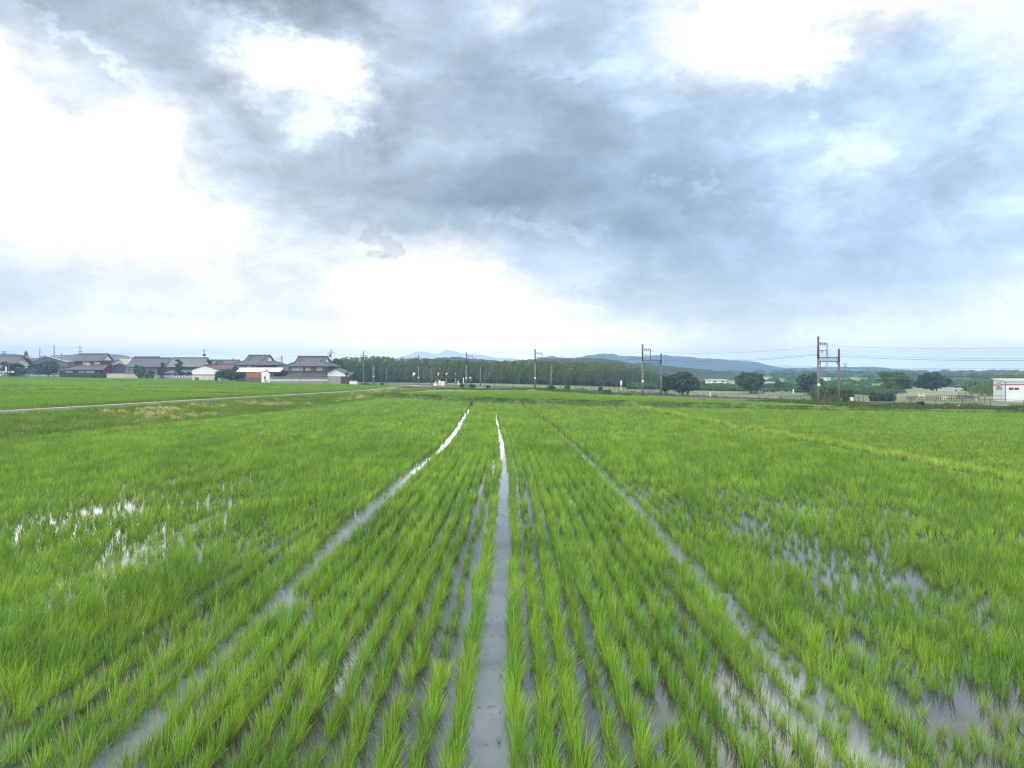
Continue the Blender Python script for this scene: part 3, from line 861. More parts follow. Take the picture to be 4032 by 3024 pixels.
for k in range(int(98 / .8)):
    x = -17.5 + k * .8
    y0 = far_y(x)
    for dy, z in ((.0, .1), (.15, FZ(x) * .5), (.35, FZ(x) + .1), (1.0, FZ(x) + .24), (1.9, FZ(x) + .08)):
        pts.append(mkpt(x + rr_.gauss(0, .1), y0 + dy, z, rr_.uniform(0, 6.28), rr_.uniform(.5, 1.1), rr_.gauss(-.05, .15) + (.5 * (dy > 1)), (.0, -.15 if dy < .6 else .1)))
scatter('levee_grass', pts, P_LEVEE, 'dark green weeds covering the far levee', 'grass')

# ------------------------------------------------------------------ hills
def hill(name, prof, D, depth, mat, label, base=1465, seed=0, rough=2.5):
    """prof: ridge as photo (column, row) pairs; a ridge with real depth at distance D"""
    x0, x1 = prof[0][0], prof[-1][0]
    step = 5 if D < 1500 else 9
    n = int((x1 - x0) / step)
    rows = []
    for i in range(n + 1):
        px = x0 + (x1 - x0) * i / n
        py = interp(prof, px)
        e = min(1, (px - x0) / 60.0 + .02, (x1 - px) / 60.0 + .02) if D < 5000 else 1
        row = []
        for t, hfr in ((0, 0), (.2, .28), (.4, .55), (.6, .78), (.8, .95), (1, 1), (1.3, .8), (2, .0)):
            d = D - depth * (1 - t)
            hz = PZ(py, D)
            b = PZ(base, D)
            nz = (fbm(px * .03 + seed, t * 5 + seed) - .5) * .30 * hz * (1 - abs(t - .5)) if 0 < t < 1 else 0
            jz = (fbm(px * .13 + seed * 3, t * 9) - .5) * rough * D / F * 2 * (1 if t > 0 and t < 2 else 0)
            row.append((PX(px, D) * (d / D * .35 + .65), d, (b if t in (0, 2) else b + (hz - b) * hfr * e) + nz + jz))
        rows.append(row)
    o = strip(name, rows, mat, label, smooth=False)
    return o
M_H1 = surf('wooded_hill_near', (.012, .028, .020), (.03, .05, .024), .012, 0.95, world=True)
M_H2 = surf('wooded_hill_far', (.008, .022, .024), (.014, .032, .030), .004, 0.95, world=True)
M_H3 = surf('hazed_mountain', (.36, .42, .46), (.40, .45, .48), .002, 0.95, world=True)  # paleness of far haze put into the base colour
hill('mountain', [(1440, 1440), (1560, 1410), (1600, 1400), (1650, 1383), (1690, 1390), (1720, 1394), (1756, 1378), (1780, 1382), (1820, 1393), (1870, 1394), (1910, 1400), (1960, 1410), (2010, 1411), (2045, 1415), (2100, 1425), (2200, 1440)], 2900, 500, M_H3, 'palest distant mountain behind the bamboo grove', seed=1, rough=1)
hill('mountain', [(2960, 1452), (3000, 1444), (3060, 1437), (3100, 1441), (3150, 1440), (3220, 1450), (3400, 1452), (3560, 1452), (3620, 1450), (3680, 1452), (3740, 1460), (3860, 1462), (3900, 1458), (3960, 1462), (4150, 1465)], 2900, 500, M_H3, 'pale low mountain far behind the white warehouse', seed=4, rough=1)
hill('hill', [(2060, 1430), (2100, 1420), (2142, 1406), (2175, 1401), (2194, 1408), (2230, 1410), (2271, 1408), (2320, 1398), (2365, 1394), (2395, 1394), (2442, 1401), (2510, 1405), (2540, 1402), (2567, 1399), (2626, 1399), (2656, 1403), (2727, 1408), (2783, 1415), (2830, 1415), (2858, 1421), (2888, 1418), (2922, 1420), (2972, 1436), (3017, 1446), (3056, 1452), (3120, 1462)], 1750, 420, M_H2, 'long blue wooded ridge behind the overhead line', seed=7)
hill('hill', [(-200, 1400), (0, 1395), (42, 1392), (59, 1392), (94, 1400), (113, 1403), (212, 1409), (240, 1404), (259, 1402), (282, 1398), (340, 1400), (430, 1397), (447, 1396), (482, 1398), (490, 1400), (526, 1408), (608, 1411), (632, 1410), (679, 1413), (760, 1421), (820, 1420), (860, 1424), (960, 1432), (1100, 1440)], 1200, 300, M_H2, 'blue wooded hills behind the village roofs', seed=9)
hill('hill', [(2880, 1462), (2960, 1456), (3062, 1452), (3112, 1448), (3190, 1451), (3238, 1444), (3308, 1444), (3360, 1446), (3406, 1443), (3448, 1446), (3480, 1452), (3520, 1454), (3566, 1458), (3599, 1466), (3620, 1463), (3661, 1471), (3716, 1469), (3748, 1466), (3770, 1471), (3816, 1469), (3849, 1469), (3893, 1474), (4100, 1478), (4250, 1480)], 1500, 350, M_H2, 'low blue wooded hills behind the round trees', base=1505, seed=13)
hill('hill', [(1500, 1432), (1620, 1420), (1640, 1418), (1720, 1410), (1810, 1405), (1880, 1414), (1942, 1418), (1989, 1427), (2048, 1417), (2110, 1413), (2165, 1410), (2271, 1411), (2354, 1409), (2400, 1416), (2430, 1420), (2477, 1434), (2510, 1429), (2548, 1432), (2595, 1439), (2665, 1446), (2760, 1456), (2900, 1470)], 430, 100, M_H1, 'dark green wooded hill just behind the bamboo grove', base=1490, seed=17, rough=3.5)
hill('hill', [(2550, 1478), (2650, 1470), (2750, 1474), (2900, 1482), (3000, 1476), (3150, 1484), (3300, 1476), (3400, 1480), (3500, 1474), (3600, 1480), (3800, 1484), (4000, 1480), (4150, 1486)], 1000, 200, M_H1, 'low tree covered rise on the far side of the river flats', base=1500, seed=21, rough=5)

# ------------------------------------------------------------------ railway
PH = 8.0
PORT = [  # left pole: column, top, base; right pole: column, top, base; does the right pole rise above the beam
 (1472, 1399, 1513, 1520, 1437, 1510, 0), (1648, 1398, 1520, 1700, 1436, 1516, 0), (1836, 1388, 1526, 1892, 1434, 1521, 0),
 (2107, 1374, 1531.5, 2171, 1428, 1524, 0), (2530, 1355, 1556, 2603, 1391, 1549, 1), (3222, 1325, 1587, 3303, 1370, 1580, 1)]
WORDS = ['farthest railway portal, beside the village end of the line', 'railway portal just left of the level crossing', 'railway portal just right of the level crossing',
         'railway portal in front of the middle of the bamboo grove', 'tall railway portal in front of the dark trees where the bamboo ends', 'nearest and tallest railway portal, dark rusty tops, right of the cemetery']
LP, RPp = [], []
def portal(spec, words):
    xl, tl, bl, xr, tr_, br, up = spec
    Dl = PH * F / (bl - tl); X1 = PX(xl, Dl); z1 = PZ(bl, Dl)
    Dr = Dl * 1.025; X2 = PX(xr, Dr); z2 = PZ(br, Dr)
    e = empty('railway_portal', (X1, Dl, z1), words, 'railway portal', 'portals carrying the overhead line')
    dx, dy, dz = X2 - X1, Dr - Dl, z2 - z1
    L = math.hypot(dx, dy)
    def P(f, h): return Vector((dx * f, dy * f, h))
    MB().tube((0, 0, -.6), (0, 0, 5.3), .17, .13, 10).build('pole', M_CONC, e, True)
    MB().tube((0, 0, 5.3), (0, 0, PH), .135, .12, 10).build('pole_top', M_RUST, e, True)
    hr = 6.6 if up else 5.35
    MB().tube((dx, dy, dz - .6), (dx, dy, 5.0), .17, .13, 10).build('pole', M_CONC, e, True)
    MB().tube((dx, dy, 5.0), (dx, dy, hr), .135, .12, 10).build('pole_top', M_RUST, e, True)
    b = MB()          # lattice beam
    n = 9
    for side in (-.14, .14):
        off = Vector((-dy / L * side, dx / L * side, 0))
        for h in (5.02, 5.50): b.tube(P(0, h) + off, P(1, h) + off, .045, n=5)
        for i in range(n):
            h0, h1 = (5.02, 5.50) if i % 2 else (5.50, 5.02)
            b.tube(P(i / n, h0) + off, P((i + 1) / n, h1) + off, .03, n=4)
    b.tube(P(0, 4.5), P(.13, 5.02), .05, n=5); b.tube(P(1, 4.5), P(.87, 5.02), .05, n=5)
    b.build('beam', M_STEEL, e)
    g = MB()          # upper gantry
    g.tube(P(.42, 5.4), P(.42, 7.26), .055, n=6); g.tube(P(0, 7.24), P(.42, 7.24), .045, n=5); g.tube(P(0, 6.32), P(.42, 6.32), .04, n=5)
    g.build('gantry_frame', M_STEEL, e)
    for f in (.10, .20, .31): MB().tube(P(f, 7.2), P(f, 6.93), .04, n=6).tube(P(f, 7.14), P(f, 7.0), .07, n=6).build('insulator', M_STEEL, e)
    MB().tube(P(.18, 6.3), P(.18, 6.0), .04, n=6).tube(P(.18, 6.22), P(.18, 6.08), .07, n=6).build('insulator', M_STEEL, e)
    w = MB(); w.tube(P(.34, 5.02), P(.42, 4.75), .025, n=4); w.tube(P(.50, 5.02), P(.42, 4.75), .025, n=4); w.tube(P(.42, 4.75), P(.42, 4.42), .03, n=5)
    w.tube(P(.10, 5.0), P(.10, 4.15), .04, n=5); w.tube(P(.10, 4.17), P(.45, 4.25), .025, n=4)
    w.build('registration_arm', M_STEEL, e)
    MB().tube(P(0, 5.75) - Vector((dx / L * .6, dy / L * .6, 0)), P(0, 5.75), .03, n=4).build('cable_bracket', M_STEEL, e)
    k = MB(); k.tube(P(1, 3.85), P(1, 3.85) + Vector((dx / L * .35, dy / L * .35, 0)), .04, n=5)
    k.build('cable_bracket', M_STEEL, e)
    MB().box(-.16, .16, -.24, -.18, 2.05, 2.35).build('number_plate', M_WHITE, e)
    org = Vector((X1, Dl, z1))
    LP.append([org + P(.25, 6.9), org + P(-.12, 5.78), org + P(.42, 4.42), org + P(.42, 4.16), org + P(1.06, 3.85), org + P(.18, 6.0)])
for s, w in zip(PORT, WORDS): portal(s, w)
# behind the village roofs the line goes on
P0 = [Vector((PX(1100, 262), 262, PZ(1453, 262) - .1 + h)) for h in (2.7, 1.5, .2, -.1, -.4, 1.9)]
PE = [Vector((62, 50, .1 + h)) for h in (6.9, 5.8, 4.45, 4.15, 3.8, 6.0)]
def wire(name, pts, r, label, sag=.012, drop=None, pr=None):
    m = MB()
    for a, b in zip(pts, pts[1:]):
        L = (b - a).length; n = 10; prev = a
        for i in range(1, n + 1):
            t = i / n
            q = a.lerp(b, t); q.z -= 4 * sag * L * t * (1 - t)
            m.tube(prev, q, r, n=4, cap=False); prev = q
    o = m.build(name, M_WIRE)
    return tag(o, label, 'wire', 'wires of the railway line')
names = ['topmost thin wire strung between the railway portals', 'feeder wire hung at the outer side of the tall portal poles', 'messenger wire under the portal beams', 'contact wire lowest under the portal beams',
         'thick dark cable strung along the shorter right poles of the portals', 'thin wire on the lower gantry insulators']
for i in range(6):
    seq = [P0[i]] + [p[i] for p in LP] + [PE[i]]
    wire('overhead_wire', seq, (.011, .019, .010, .010, .028, .010)[i], names[i], (.018, .02, .022, .002, .014, .02)[i])
# ballasted track bed behind the left poles, with rails
TRK = [(-44, 226)] + [(p[2].x, p[2].y) for p in LP] + [(48, 80.5), (58, 70), (74, 54)]
rows = []
for i in range(len(TRK)):
    a = Vector(TRK[max(i - 1, 0)]); b = Vector(TRK[min(i + 1, len(TRK) - 1)]); d = (b - a).normalized(); nn = Vector((-d.y, d.x))
    p = Vector(TRK[i]); z = T(p.x, p.y) * .8
    if nn.y < 0: nn = -nn
    rows.append([(p.x + nn.x * o, p.y + nn.y * o, z + h) for o, h in ((-2.0, -.08), (-1.5, .12), (1.5, .12), (2.0, -.08))])
strip('track_bed', rows, M_GRAVEL, 'grey ballast bed of the railway', smooth=False)
for o_ in (-.55, .55):
    m = MB()
    for r0, r1 in zip(rows, rows[1:]):
        f = (o_ + 1.5) / 3
        a = Vector(r0[1]).lerp(Vector(r0[2]), f); b = Vector(r1[1]).lerp(Vector(r1[2]), f)
        m.tube(a + Vector((0, 0, .06)), b + Vector((0, 0, .06)), .05, n=4)
    tag(m.build('rail', M_RUST), 'rusty steel rail, the %s one on the ballast' % ('nearer' if o_ < 0 else 'farther'), 'rail', 'rails of the track')
# pale green field strip between railway and grove
rows = []
for k in range(40):
    px = 1330 + k * 72
    yb = interp([(1330, 1506), (1900, 1509), (2380, 1521), (2525, 1530), (2900, 1540), (3300, 1546), (4200, 1552)], px)
    yf = interp([(1330, 1512), (1640, 1530), (1900, 1534), (2100, 1534), (2360, 1551), (2600, 1558), (2900, 1573), (3430, 1600), (4200, 1618)], px)
    a, b = at(px, yf), at(px, yb)
    rows.append([(a.x + (b.x - a.x) * q / 8, a.y + (b.y - a.y) * q / 8, T(a.x + (b.x - a.x) * q / 8, a.y + (b.y - a.y) * q / 8) + .03) for q in range(9)])
strip('meadow', rows, M_MEADOW, 'dry yellowish green meadow beyond the railway')

# ------------------------------------------------------------------ foliage things
def lobes_for(w, h, kind, zb=0.0, seed=0):
    r = random.Random(seed)
    L = []
    if kind == 'round':
        L.append((0, 0, zb + h * .45, w * .42, w * .40, h * .42))
        for i in range(16):
            a = r.uniform(0, 6.28); q = r.uniform(.35, .92) * w * .42
            zz = zb + h * r.uniform(.2, .82)
            k = 1 - abs((zz - zb) / h - .4) * .9
            L.append((q * k * math.cos(a), q * k * math.sin(a), zz, w * r.uniform(.11, .2), w * r.uniform(.11, .2), h * r.uniform(.10, .18)))
    elif kind == 'layer':
        for i in range(16):
            a = r.uniform(0, 6.28); t = r.random(); q = (.46 - .25 * t) * w
            L.append((q * math.cos(a), q * math.sin(a), zb + h * (.08 + .84 * t), w * r.uniform(.14, .24), w * r.uniform(.14, .24), h * r.uniform(.05, .10)))
        L.append((0, 0, zb + h * .45, w * .25, w * .25, h * .42))
    elif kind == 'hedge':
        n = max(5, int(w / h * 3))
        for i in range(n):
            L.append((w * (-.45 + .9 * i / (n - 1)), r.uniform(-.1, .1) * h, zb + h * r.uniform(.42, .52), w / n * 1.1, h * .5, h * r.uniform(.42, .52)))
    elif kind == 'pine':
        for i in range(9):
            t = i / 8; a = r.uniform(0, 6.28); q = (.32 - .18 * t) * w
            L.append((q * math.cos(a), q * .6 * math.sin(a), zb + h * (.22 + .72 * t), w * (.30 - .12 * t), w * (.3 - .12 * t), h * .055))
    return L
def plant(name, px, ytop, ybase, wpx, label, cat, kind='round', mat=None, D=None, n=2200, size=.22, trunk=True, group=None, seed=0, shell=.55):
    if D is None:
        p = at(px, ybase); D = p.y
    X = PX(px, D); z = T(X, D); zb = PZ(ybase, D)
    z = min(z, zb) if abs(z - zb) < 3 else zb
    h = PZ(ytop, D) - z; w = wpx * D / F
    e = empty(name, (X, D, z), label, cat, group)
    mat = mat or M_TREE
    zc = h * (.16 if trunk else 0.0)
    L = lobes_for(w, h - zc, kind, zc, seed)
    V, Q, A = leafcloud(L, n, size, shell=shell)
    V[:, 2] = np.maximum(V[:, 2], .02)
    me = npmesh('crown' if trunk else 'foliage', V, Q, mat, A)
    o = bpy.data.objects.new('crown' if trunk else 'foliage', me); COL.objects.link(o); o.parent = e
    t = MB()
    if trunk:
        r = random.Random(seed)
        t.tube((0, 0, -.3), (0, 0, h * .45), h * .035, h * .022)
        for i in range(6):
            a = i * 1.05 + r.random(); q = w * .28
            t.tube((0, 0, h * (.2 + .04 * i)), (q * math.cos(a), q * math.sin(a), h * (.5 + .05 * i)), h * .018, h * .006, 6)
        t.build('trunk', M_BARK, e)
    else:
        r = random.Random(seed)
        t.tube((0, 0, -.1), (r.uniform(-.1, .1) * w, 0, h * .6), .04, .02, 6)
        t.build('stem', M_BARK, e)
    return e
# bamboo grove: leaning plumes, taller at the left
def plume(seed, mat):
    r = random.Random(seed)
    h = 1.0
    L = []
    for i in range(22):
        t = .12 + .86 * i / 21
        lean = .16 * t ** 2.5
        w = .085 * (1 - abs(t - .55) * .9)
        L.append((lean + r.uniform(-.04, .04), r.uniform(-.05, .05), t * (1 - .04 * t), w, w, .055))
    L.append((.19, 0, .97, .05, .03, .04)); L.append((.23, 0, .95, .035, .03, .03))
    V, Q, A = leafcloud(L, 620, .026, flat=.28, shell=.2)
    c = MB(); p = Vector((0, 0, 0))
    for i in range(1, 7):
        t = i / 7; q = Vector((.16 * t ** 2.5, 0, t)); c.tube(p, q, .006, n=4, cap=False); p = q
    nV = len(V)
    V = np.vstack([V, np.array(c.v)]); Q = np.vstack([Q, np.array(c.f) + nV]); A = np.concatenate([A, np.full(len(c.v), .8)])
    return npmesh('bamboo', V, Q, mat, A)
PL = [plume(i, M_BAMBOO) for i in range(6)]
PLG = [plume(i + 20, M_BAMB2) for i in range(5)]
GB = [(1290, 1503), (1900, 1509), (2380, 1521), (2525, 1528), (2640, 1538)]
GT = [(1290, 1424), (1340, 1418), (1460, 1415), (1560, 1420), (1700, 1424), (1900, 1431), (2000, 1429), (2200, 1432), (2350, 1437), (2420, 1436), (2460, 1446), (2540, 1462), (2600, 1472), (2660, 1490)]
p1, p2, under = [], [], []
for layer in range(9):
    px = 1285 + layer * 2
    while px < 2650:
        a = at(px, interp(GB, px))
        D = a.y + 1.0 + layer * 3.0
        X = PX(px, D); z = T(X, D)
        ht = (PZ(interp(GT, px) - 1, D) - z) * (rr_.uniform(.78, .98) if rr_.random() > .3 else rr_.uniform(.98, 1.16))
        if layer == 0: ht *= rr_.uniform(.65, .9)
        green = px < 1560 + rr_.uniform(-100, 160) or (rr_.random() < .3) or px > 2450
        q = mkpt(X, D + rr_.uniform(-1, 1), z, rr_.gauss(0, .5), ht, rr_.gauss(0, .25), (.02 + rr_.gauss(0, .05), rr_.gauss(0, .05)), ht * rr_.uniform(.9, 1.35))
        (p2 if green else p1).append(q)
        px += rr_.uniform(4, 11)
scatter('bamboo_grove', p1, PL, 'long bamboo grove with brownish leaning plumes behind the railway', 'grove')
scatter('bamboo_grove', p2, PLG, 'green bamboo plumes thickest at the village end of the grove', 'grove')
# undergrowth: thicket variants
def shrubmesh(seed, mat, n=500):
    V, Q, A = leafcloud(lobes_for(1.0, .62, 'round', 0, seed), n, .05, shell=.5)
    V[:, 2] = np.maximum(V[:, 2], 0)
    return npmesh('shrub', V, Q, mat, A)
SH = [shrubmesh(i, M_TREE) for i in range(4)] + [shrubmesh(i + 9, M_BUSH) for i in range(3)]
SHL = [shrubmesh(i + 30, M_TREE2) for i in range(3)] + [shrubmesh(i + 40, M_BUSH) for i in range(3)]
pts = []
for px in range(1300, 2640, 9):
    a = at(px, interp(GB, px)); s = rr_.uniform(2.0, 3.6)
    pts.append(mkpt(a.x, a.y + 1.2 + rr_.uniform(-.5, 1.5), a.z - .1, rr_.uniform(0, 6.28), s * .8, rr_.gauss(-.2, .2), (0, 0), s))
scatter('undergrowth', pts, SH[:4], 'dark undergrowth along the foot of the bamboo grove', 'undergrowth')
pts = []
TH = [(2480, 1532), (2700, 1537), (2900, 1541), (3100, 1545), (3300, 1549), (3420, 1556), (3560, 1562), (3600, 1548)]
for px in range(2480, 3560, 5):
    for k in range(4):
        yb = interp(TH, px); a = at(px, yb); D = a.y + k * 4 + rr_.uniform(0, 3); s = rr_.uniform(2.2, 4.2) * (.8 + .12 * k)
        if px > 3440 and k > 1: continue
        pts.append(mkpt(PX(px, D), D, T(PX(px, D), D) - .1, rr_.uniform(0, 6.28), s * .85, rr_.gauss(0, .25), (0, 0), s))
scatter('thicket', pts, SHL[1:], 'low green thicket along the river flats beyond the railway', 'thicket')
pts = []
for i in range(800):
    px = rr_.uniform(2500, 4100); D = rr_.choice((rr_.uniform(520, 900), rr_.uniform(520, 900), rr_.uniform(240, 420))); s = rr_.uniform(.010, .017) * D
    pts.append(mkpt(PX(px, D), D, T(PX(px, D), D) - .3, rr_.uniform(0, 6.28), s * .8, rr_.gauss(-.1, .5), (0, 0), s))
scatter('far_wood', pts, SHL, 'hazy mixed wood on the far side of the flats', 'wood')
pts = []
for i in range(260):
    px = rr_.uniform(3800, 4120); D = rr_.uniform(175, 215); s = rr_.uniform(.85, 1.1) * (2.0 + 2.8 * sm((px - 3760) / 200.0))
    pts.append(mkpt(PX(px, D), D, T(PX(px, D), D) - .2, rr_.gauss(0, .6), s * 1.05, rr_.gauss(.45, .25), (rr_.gauss(0, .1), 0), s * 1.2))
scatter('bamboo_grove', pts, PLG, 'light green bamboo behind the white warehouse', 'grove')

plant('tree', 2690, 1456, 1525, 150, 'dark spreading tree at the right end of the bamboo grove', 'tree', 'round', M_TREE, D=165, n=3600, size=.28, seed=3)
plant('tree', 2620, 1474, 1518, 60, 'small dark tree touching the left side of the spreading tree', 'tree', 'round', M_TREE, D=168, n=1200, size=.26, seed=33)
plant('tree', 2953, 1459, 1524, 128, 'broad round tree left of the cemetery shelter', 'tree', 'round', M_TREE, D=205, n=4200, size=.32, seed=4, group='round trees beyond the railway')
plant('tree', 3183, 1463, 1532, 104, 'round tree standing just left of the nearest railway portal', 'tree', 'round', M_TREE, D=195, n=3600, size=.32, seed=5, group='round trees beyond the railway')
plant('tree', 3520, 1464, 1556, 150, 'layered tree with light lower branches, left of the two big trees by the mound', 'tree', 'layer', M_BUSH, D=205, n=3600, size=.26, seed=6)
plant('tree', 3545, 1465, 1548, 96, 'dark tree behind the layered tree with light branches', 'tree', 'round', M_TREE, D=215, n=2400, size=.28, seed=66)
plant('tree', 3672, 1463, 1545, 148, 'dark round tree behind the grassy mound', 'tree', 'round', M_TREE, D=212, n=4200, size=.34, seed=7, group='round trees beyond the railway')
plant('tree', 3068, 1495, 1520, 40, 'small dark tree between the two round trees', 'tree', 'round', M_TREE, D=220, n=700, size=.3, seed=8)
plant('tree', 3840, 1500, 1552, 100, 'bushy tree at the left corner of the white warehouse', 'tree', 'round', M_BUSH, D=195, n=2200, size=.26, seed=9)
plant('bush', 3275, 1510, 1556, 110, 'leafy light green bush between the poles of the nearest portal', 'bush', 'round', M_BUSH, D=125, n=2200, size=.2, trunk=False, seed=10)
plant('bush', 3215, 1514, 1552, 60, 'yellow green bush left of the nearest portal pole', 'bush', 'round', M_TREE2, D=128, n=1100, size=.2, trunk=False, seed=11)
plant('bush', 3340, 1523, 1556, 50, 'dark bush right of the nearest railway portal', 'bush', 'round', M_TREE, D=122, n=900, size=.2, trunk=False, seed=12)
plant('bush', 3475, 1548, 1570, 90, 'dark hedge like bush left of the teal mesh fence', 'bush', 'hedge', M_TREE, D=112, n=1200, size=.16, trunk=False, seed=13)
# trees of the village
plant('tree', 190, 1415, 1484, 92, 'large dark green tree left of the red house', 'tree', 'round', M_TREE, D=258, n=3200, size=.34, seed=14)
plant('tree', 114, 1408, 1460, 36, 'small dark tree left of the charcoal barn', 'tree', 'round', M_TREE, D=285, n=900, size=.36, seed=15)
plant('tree', 40, 1424, 1472, 96, 'leafy tree in front of the leftmost house', 'tree', 'layer', M_TREE, D=250, n=2200, size=.32, seed=16)
plant('shrub', 547, 1433, 1475, 44, 'light green garden tree behind the beige wall', 'shrub', 'round', M_BUSH, D=250, n=1400, size=.28, seed=17)
plant('shrub', 575, 1453, 1475, 44, 'low dark clipped shrub behind the beige wall', 'shrub', 'hedge', M_TREE, D=249, n=700, size=.26, trunk=False, seed=18)
plant('pine_tree', 638, 1428, 1478, 36, 'thin leaning garden pine at the end of the beige wall', 'tree', 'pine', M_TREE, D=252, n=700, size=.26, seed=19)
plant('pine_tree', 705, 1415, 1482, 42, 'layered garden pine behind the white panelled wall', 'tree', 'pine', M_TREE, D=252, n=1200, size=.26, seed=20)
plant('shrub', 742, 1460, 1482, 22, 'small clipped shrub right of the layered garden pine', 'shrub', 'round', M_TREE, D=252, n=400, size=.24, trunk=False, seed=21)
plant('tree', 912, 1448, 1502, 124, 'big dense dark tree between the cream shed and the long white roofed shed', 'tree', 'round', M_TREE, D=221, n=3600, size=.30, trunk=True, seed=22)
plant('bush', 860, 1458, 1500, 30, 'small dark tree beside the cream gabled shed', 'bush', 'round', M_TREE, D=224, n=800, size=.28, trunk=False, seed=44)
plant('bush', 988, 1486, 1504, 28, 'small round olive bush in front of the long shed', 'bush', 'round', M_BUSH, D=215, n=600, size=.22, trunk=False, seed=23)
plant('hedge', 325, 1465, 1488, 148, 'clipped dark hedge in front of the red house', 'hedge', 'hedge', M_BUSH, D=258, n=2600, size=.26, trunk=False, seed=24)
plant('tree', 1328, 1402, 1470, 60, 'dark tree behind the gatehouse roof at the grove end', 'tree', 'round', M_TREE, D=232, n=1800, size=.30, seed=25)
plant('tree', 836, 1413, 1450, 36, 'far tree crown showing above the brown roofs', 'tree', 'round', M_TREE, D=300, n=900, size=.36, seed=26)
# shrubs along the railway
for px, yt, yb, w, k, lab in ((1820, 1508, 1526, 26, M_BUSH, 'grey green bush left of the third portal pole'), (1860, 1510, 1528, 34, M_BUSH, 'round bush below the black railway signal'), (1922, 1517, 1529, 20, M_TREE, 'small dark bush right of the signal bush'),
        (2170, 1513, 1538, 38, M_BUSH, 'square ivy covered bush at the foot of the fourth portal'), (2236, 1510, 1541, 24, M_BUSH, 'upright bush right of the ivy covered bush'), (2365, 1519, 1546, 20, M_TREE, 'dark ivy clad stump left of the yellow bench'),
        (2390, 1533, 1553, 40, M_BUSH, 'low bush beside the yellow bench'), (2707, 1541, 1556, 9, M_TREE, 'tiny dark conifer in the meadow right of the fifth portal'), (3625, 1580, 1604, 30, M_TREE, 'dark bush at the fence below the white slide'),
        (3727, 1586, 1604, 16, M_BUSH, 'small bush at the fence left of the white post'), (3986, 1602, 1616, 34, M_BUSH, 'low bush by the field edge in front of the warehouse'), (3325, 1570, 1592, 26, M_BUSH, 'shrub right of the nearest portal, by the white cabinet'),
        (1504, 1506, 1517, 12, M_TREE, 'small dark bush below the first portal'), (1440, 1508, 1518, 40, M_TREE, 'low shrubs at the foot of the utility pole by the grove')):
    plant('bush', px, yt, yb, w, lab, 'bush', 'round', k, n=500 if w < 30 else 900, size=.13, trunk=False, seed=int(px))
# weeds along the fence line
pts = []
for i in range(420):
    px = rr_.uniform(2200, 4120)
    yb = interp([(2200, 1540), (2400, 1552), (2600, 1557), (2900, 1574), (3230, 1590), (3430, 1602), (4032, 1617), (4200, 1620)], px) + rr_.uniform(-7, 0)
    a = at(px, yb)
    if fbm(px * .02, 3) < .42: continue
    s = rr_.uniform(.45, 1.15)
    pts.append(mkpt(a.x, a.y, a.z, rr_.uniform(0, 6.28), s, rr_.gauss(0, .3), (rr_.gauss(0, .08), 0)))
scatter('weeds', pts, P_WEED, 'tall brownish weeds growing along the railway fence', 'weeds')
pts = []
for i in range(900):
    px = rr_.uniform(1400, 4120)
    yf = interp([(1330, 1514), (1640, 1532), (1900, 1536), (2100, 1536), (2360, 1554), (2600, 1561), (2900, 1576), (3430, 1603), (4200, 1620)], px) - rr_.uniform(0, 6)
    a = at(px, yf)
    pts.append(mkpt(a.x, a.y, a.z, rr_.uniform(0, 6.28), rr_.uniform(.7, 1.5), rr_.gauss(0.15, .25), (0, 0)))
scatter('verge_grass', pts, P_LEVEE, 'rough green grass at the foot of the railway', 'grass')
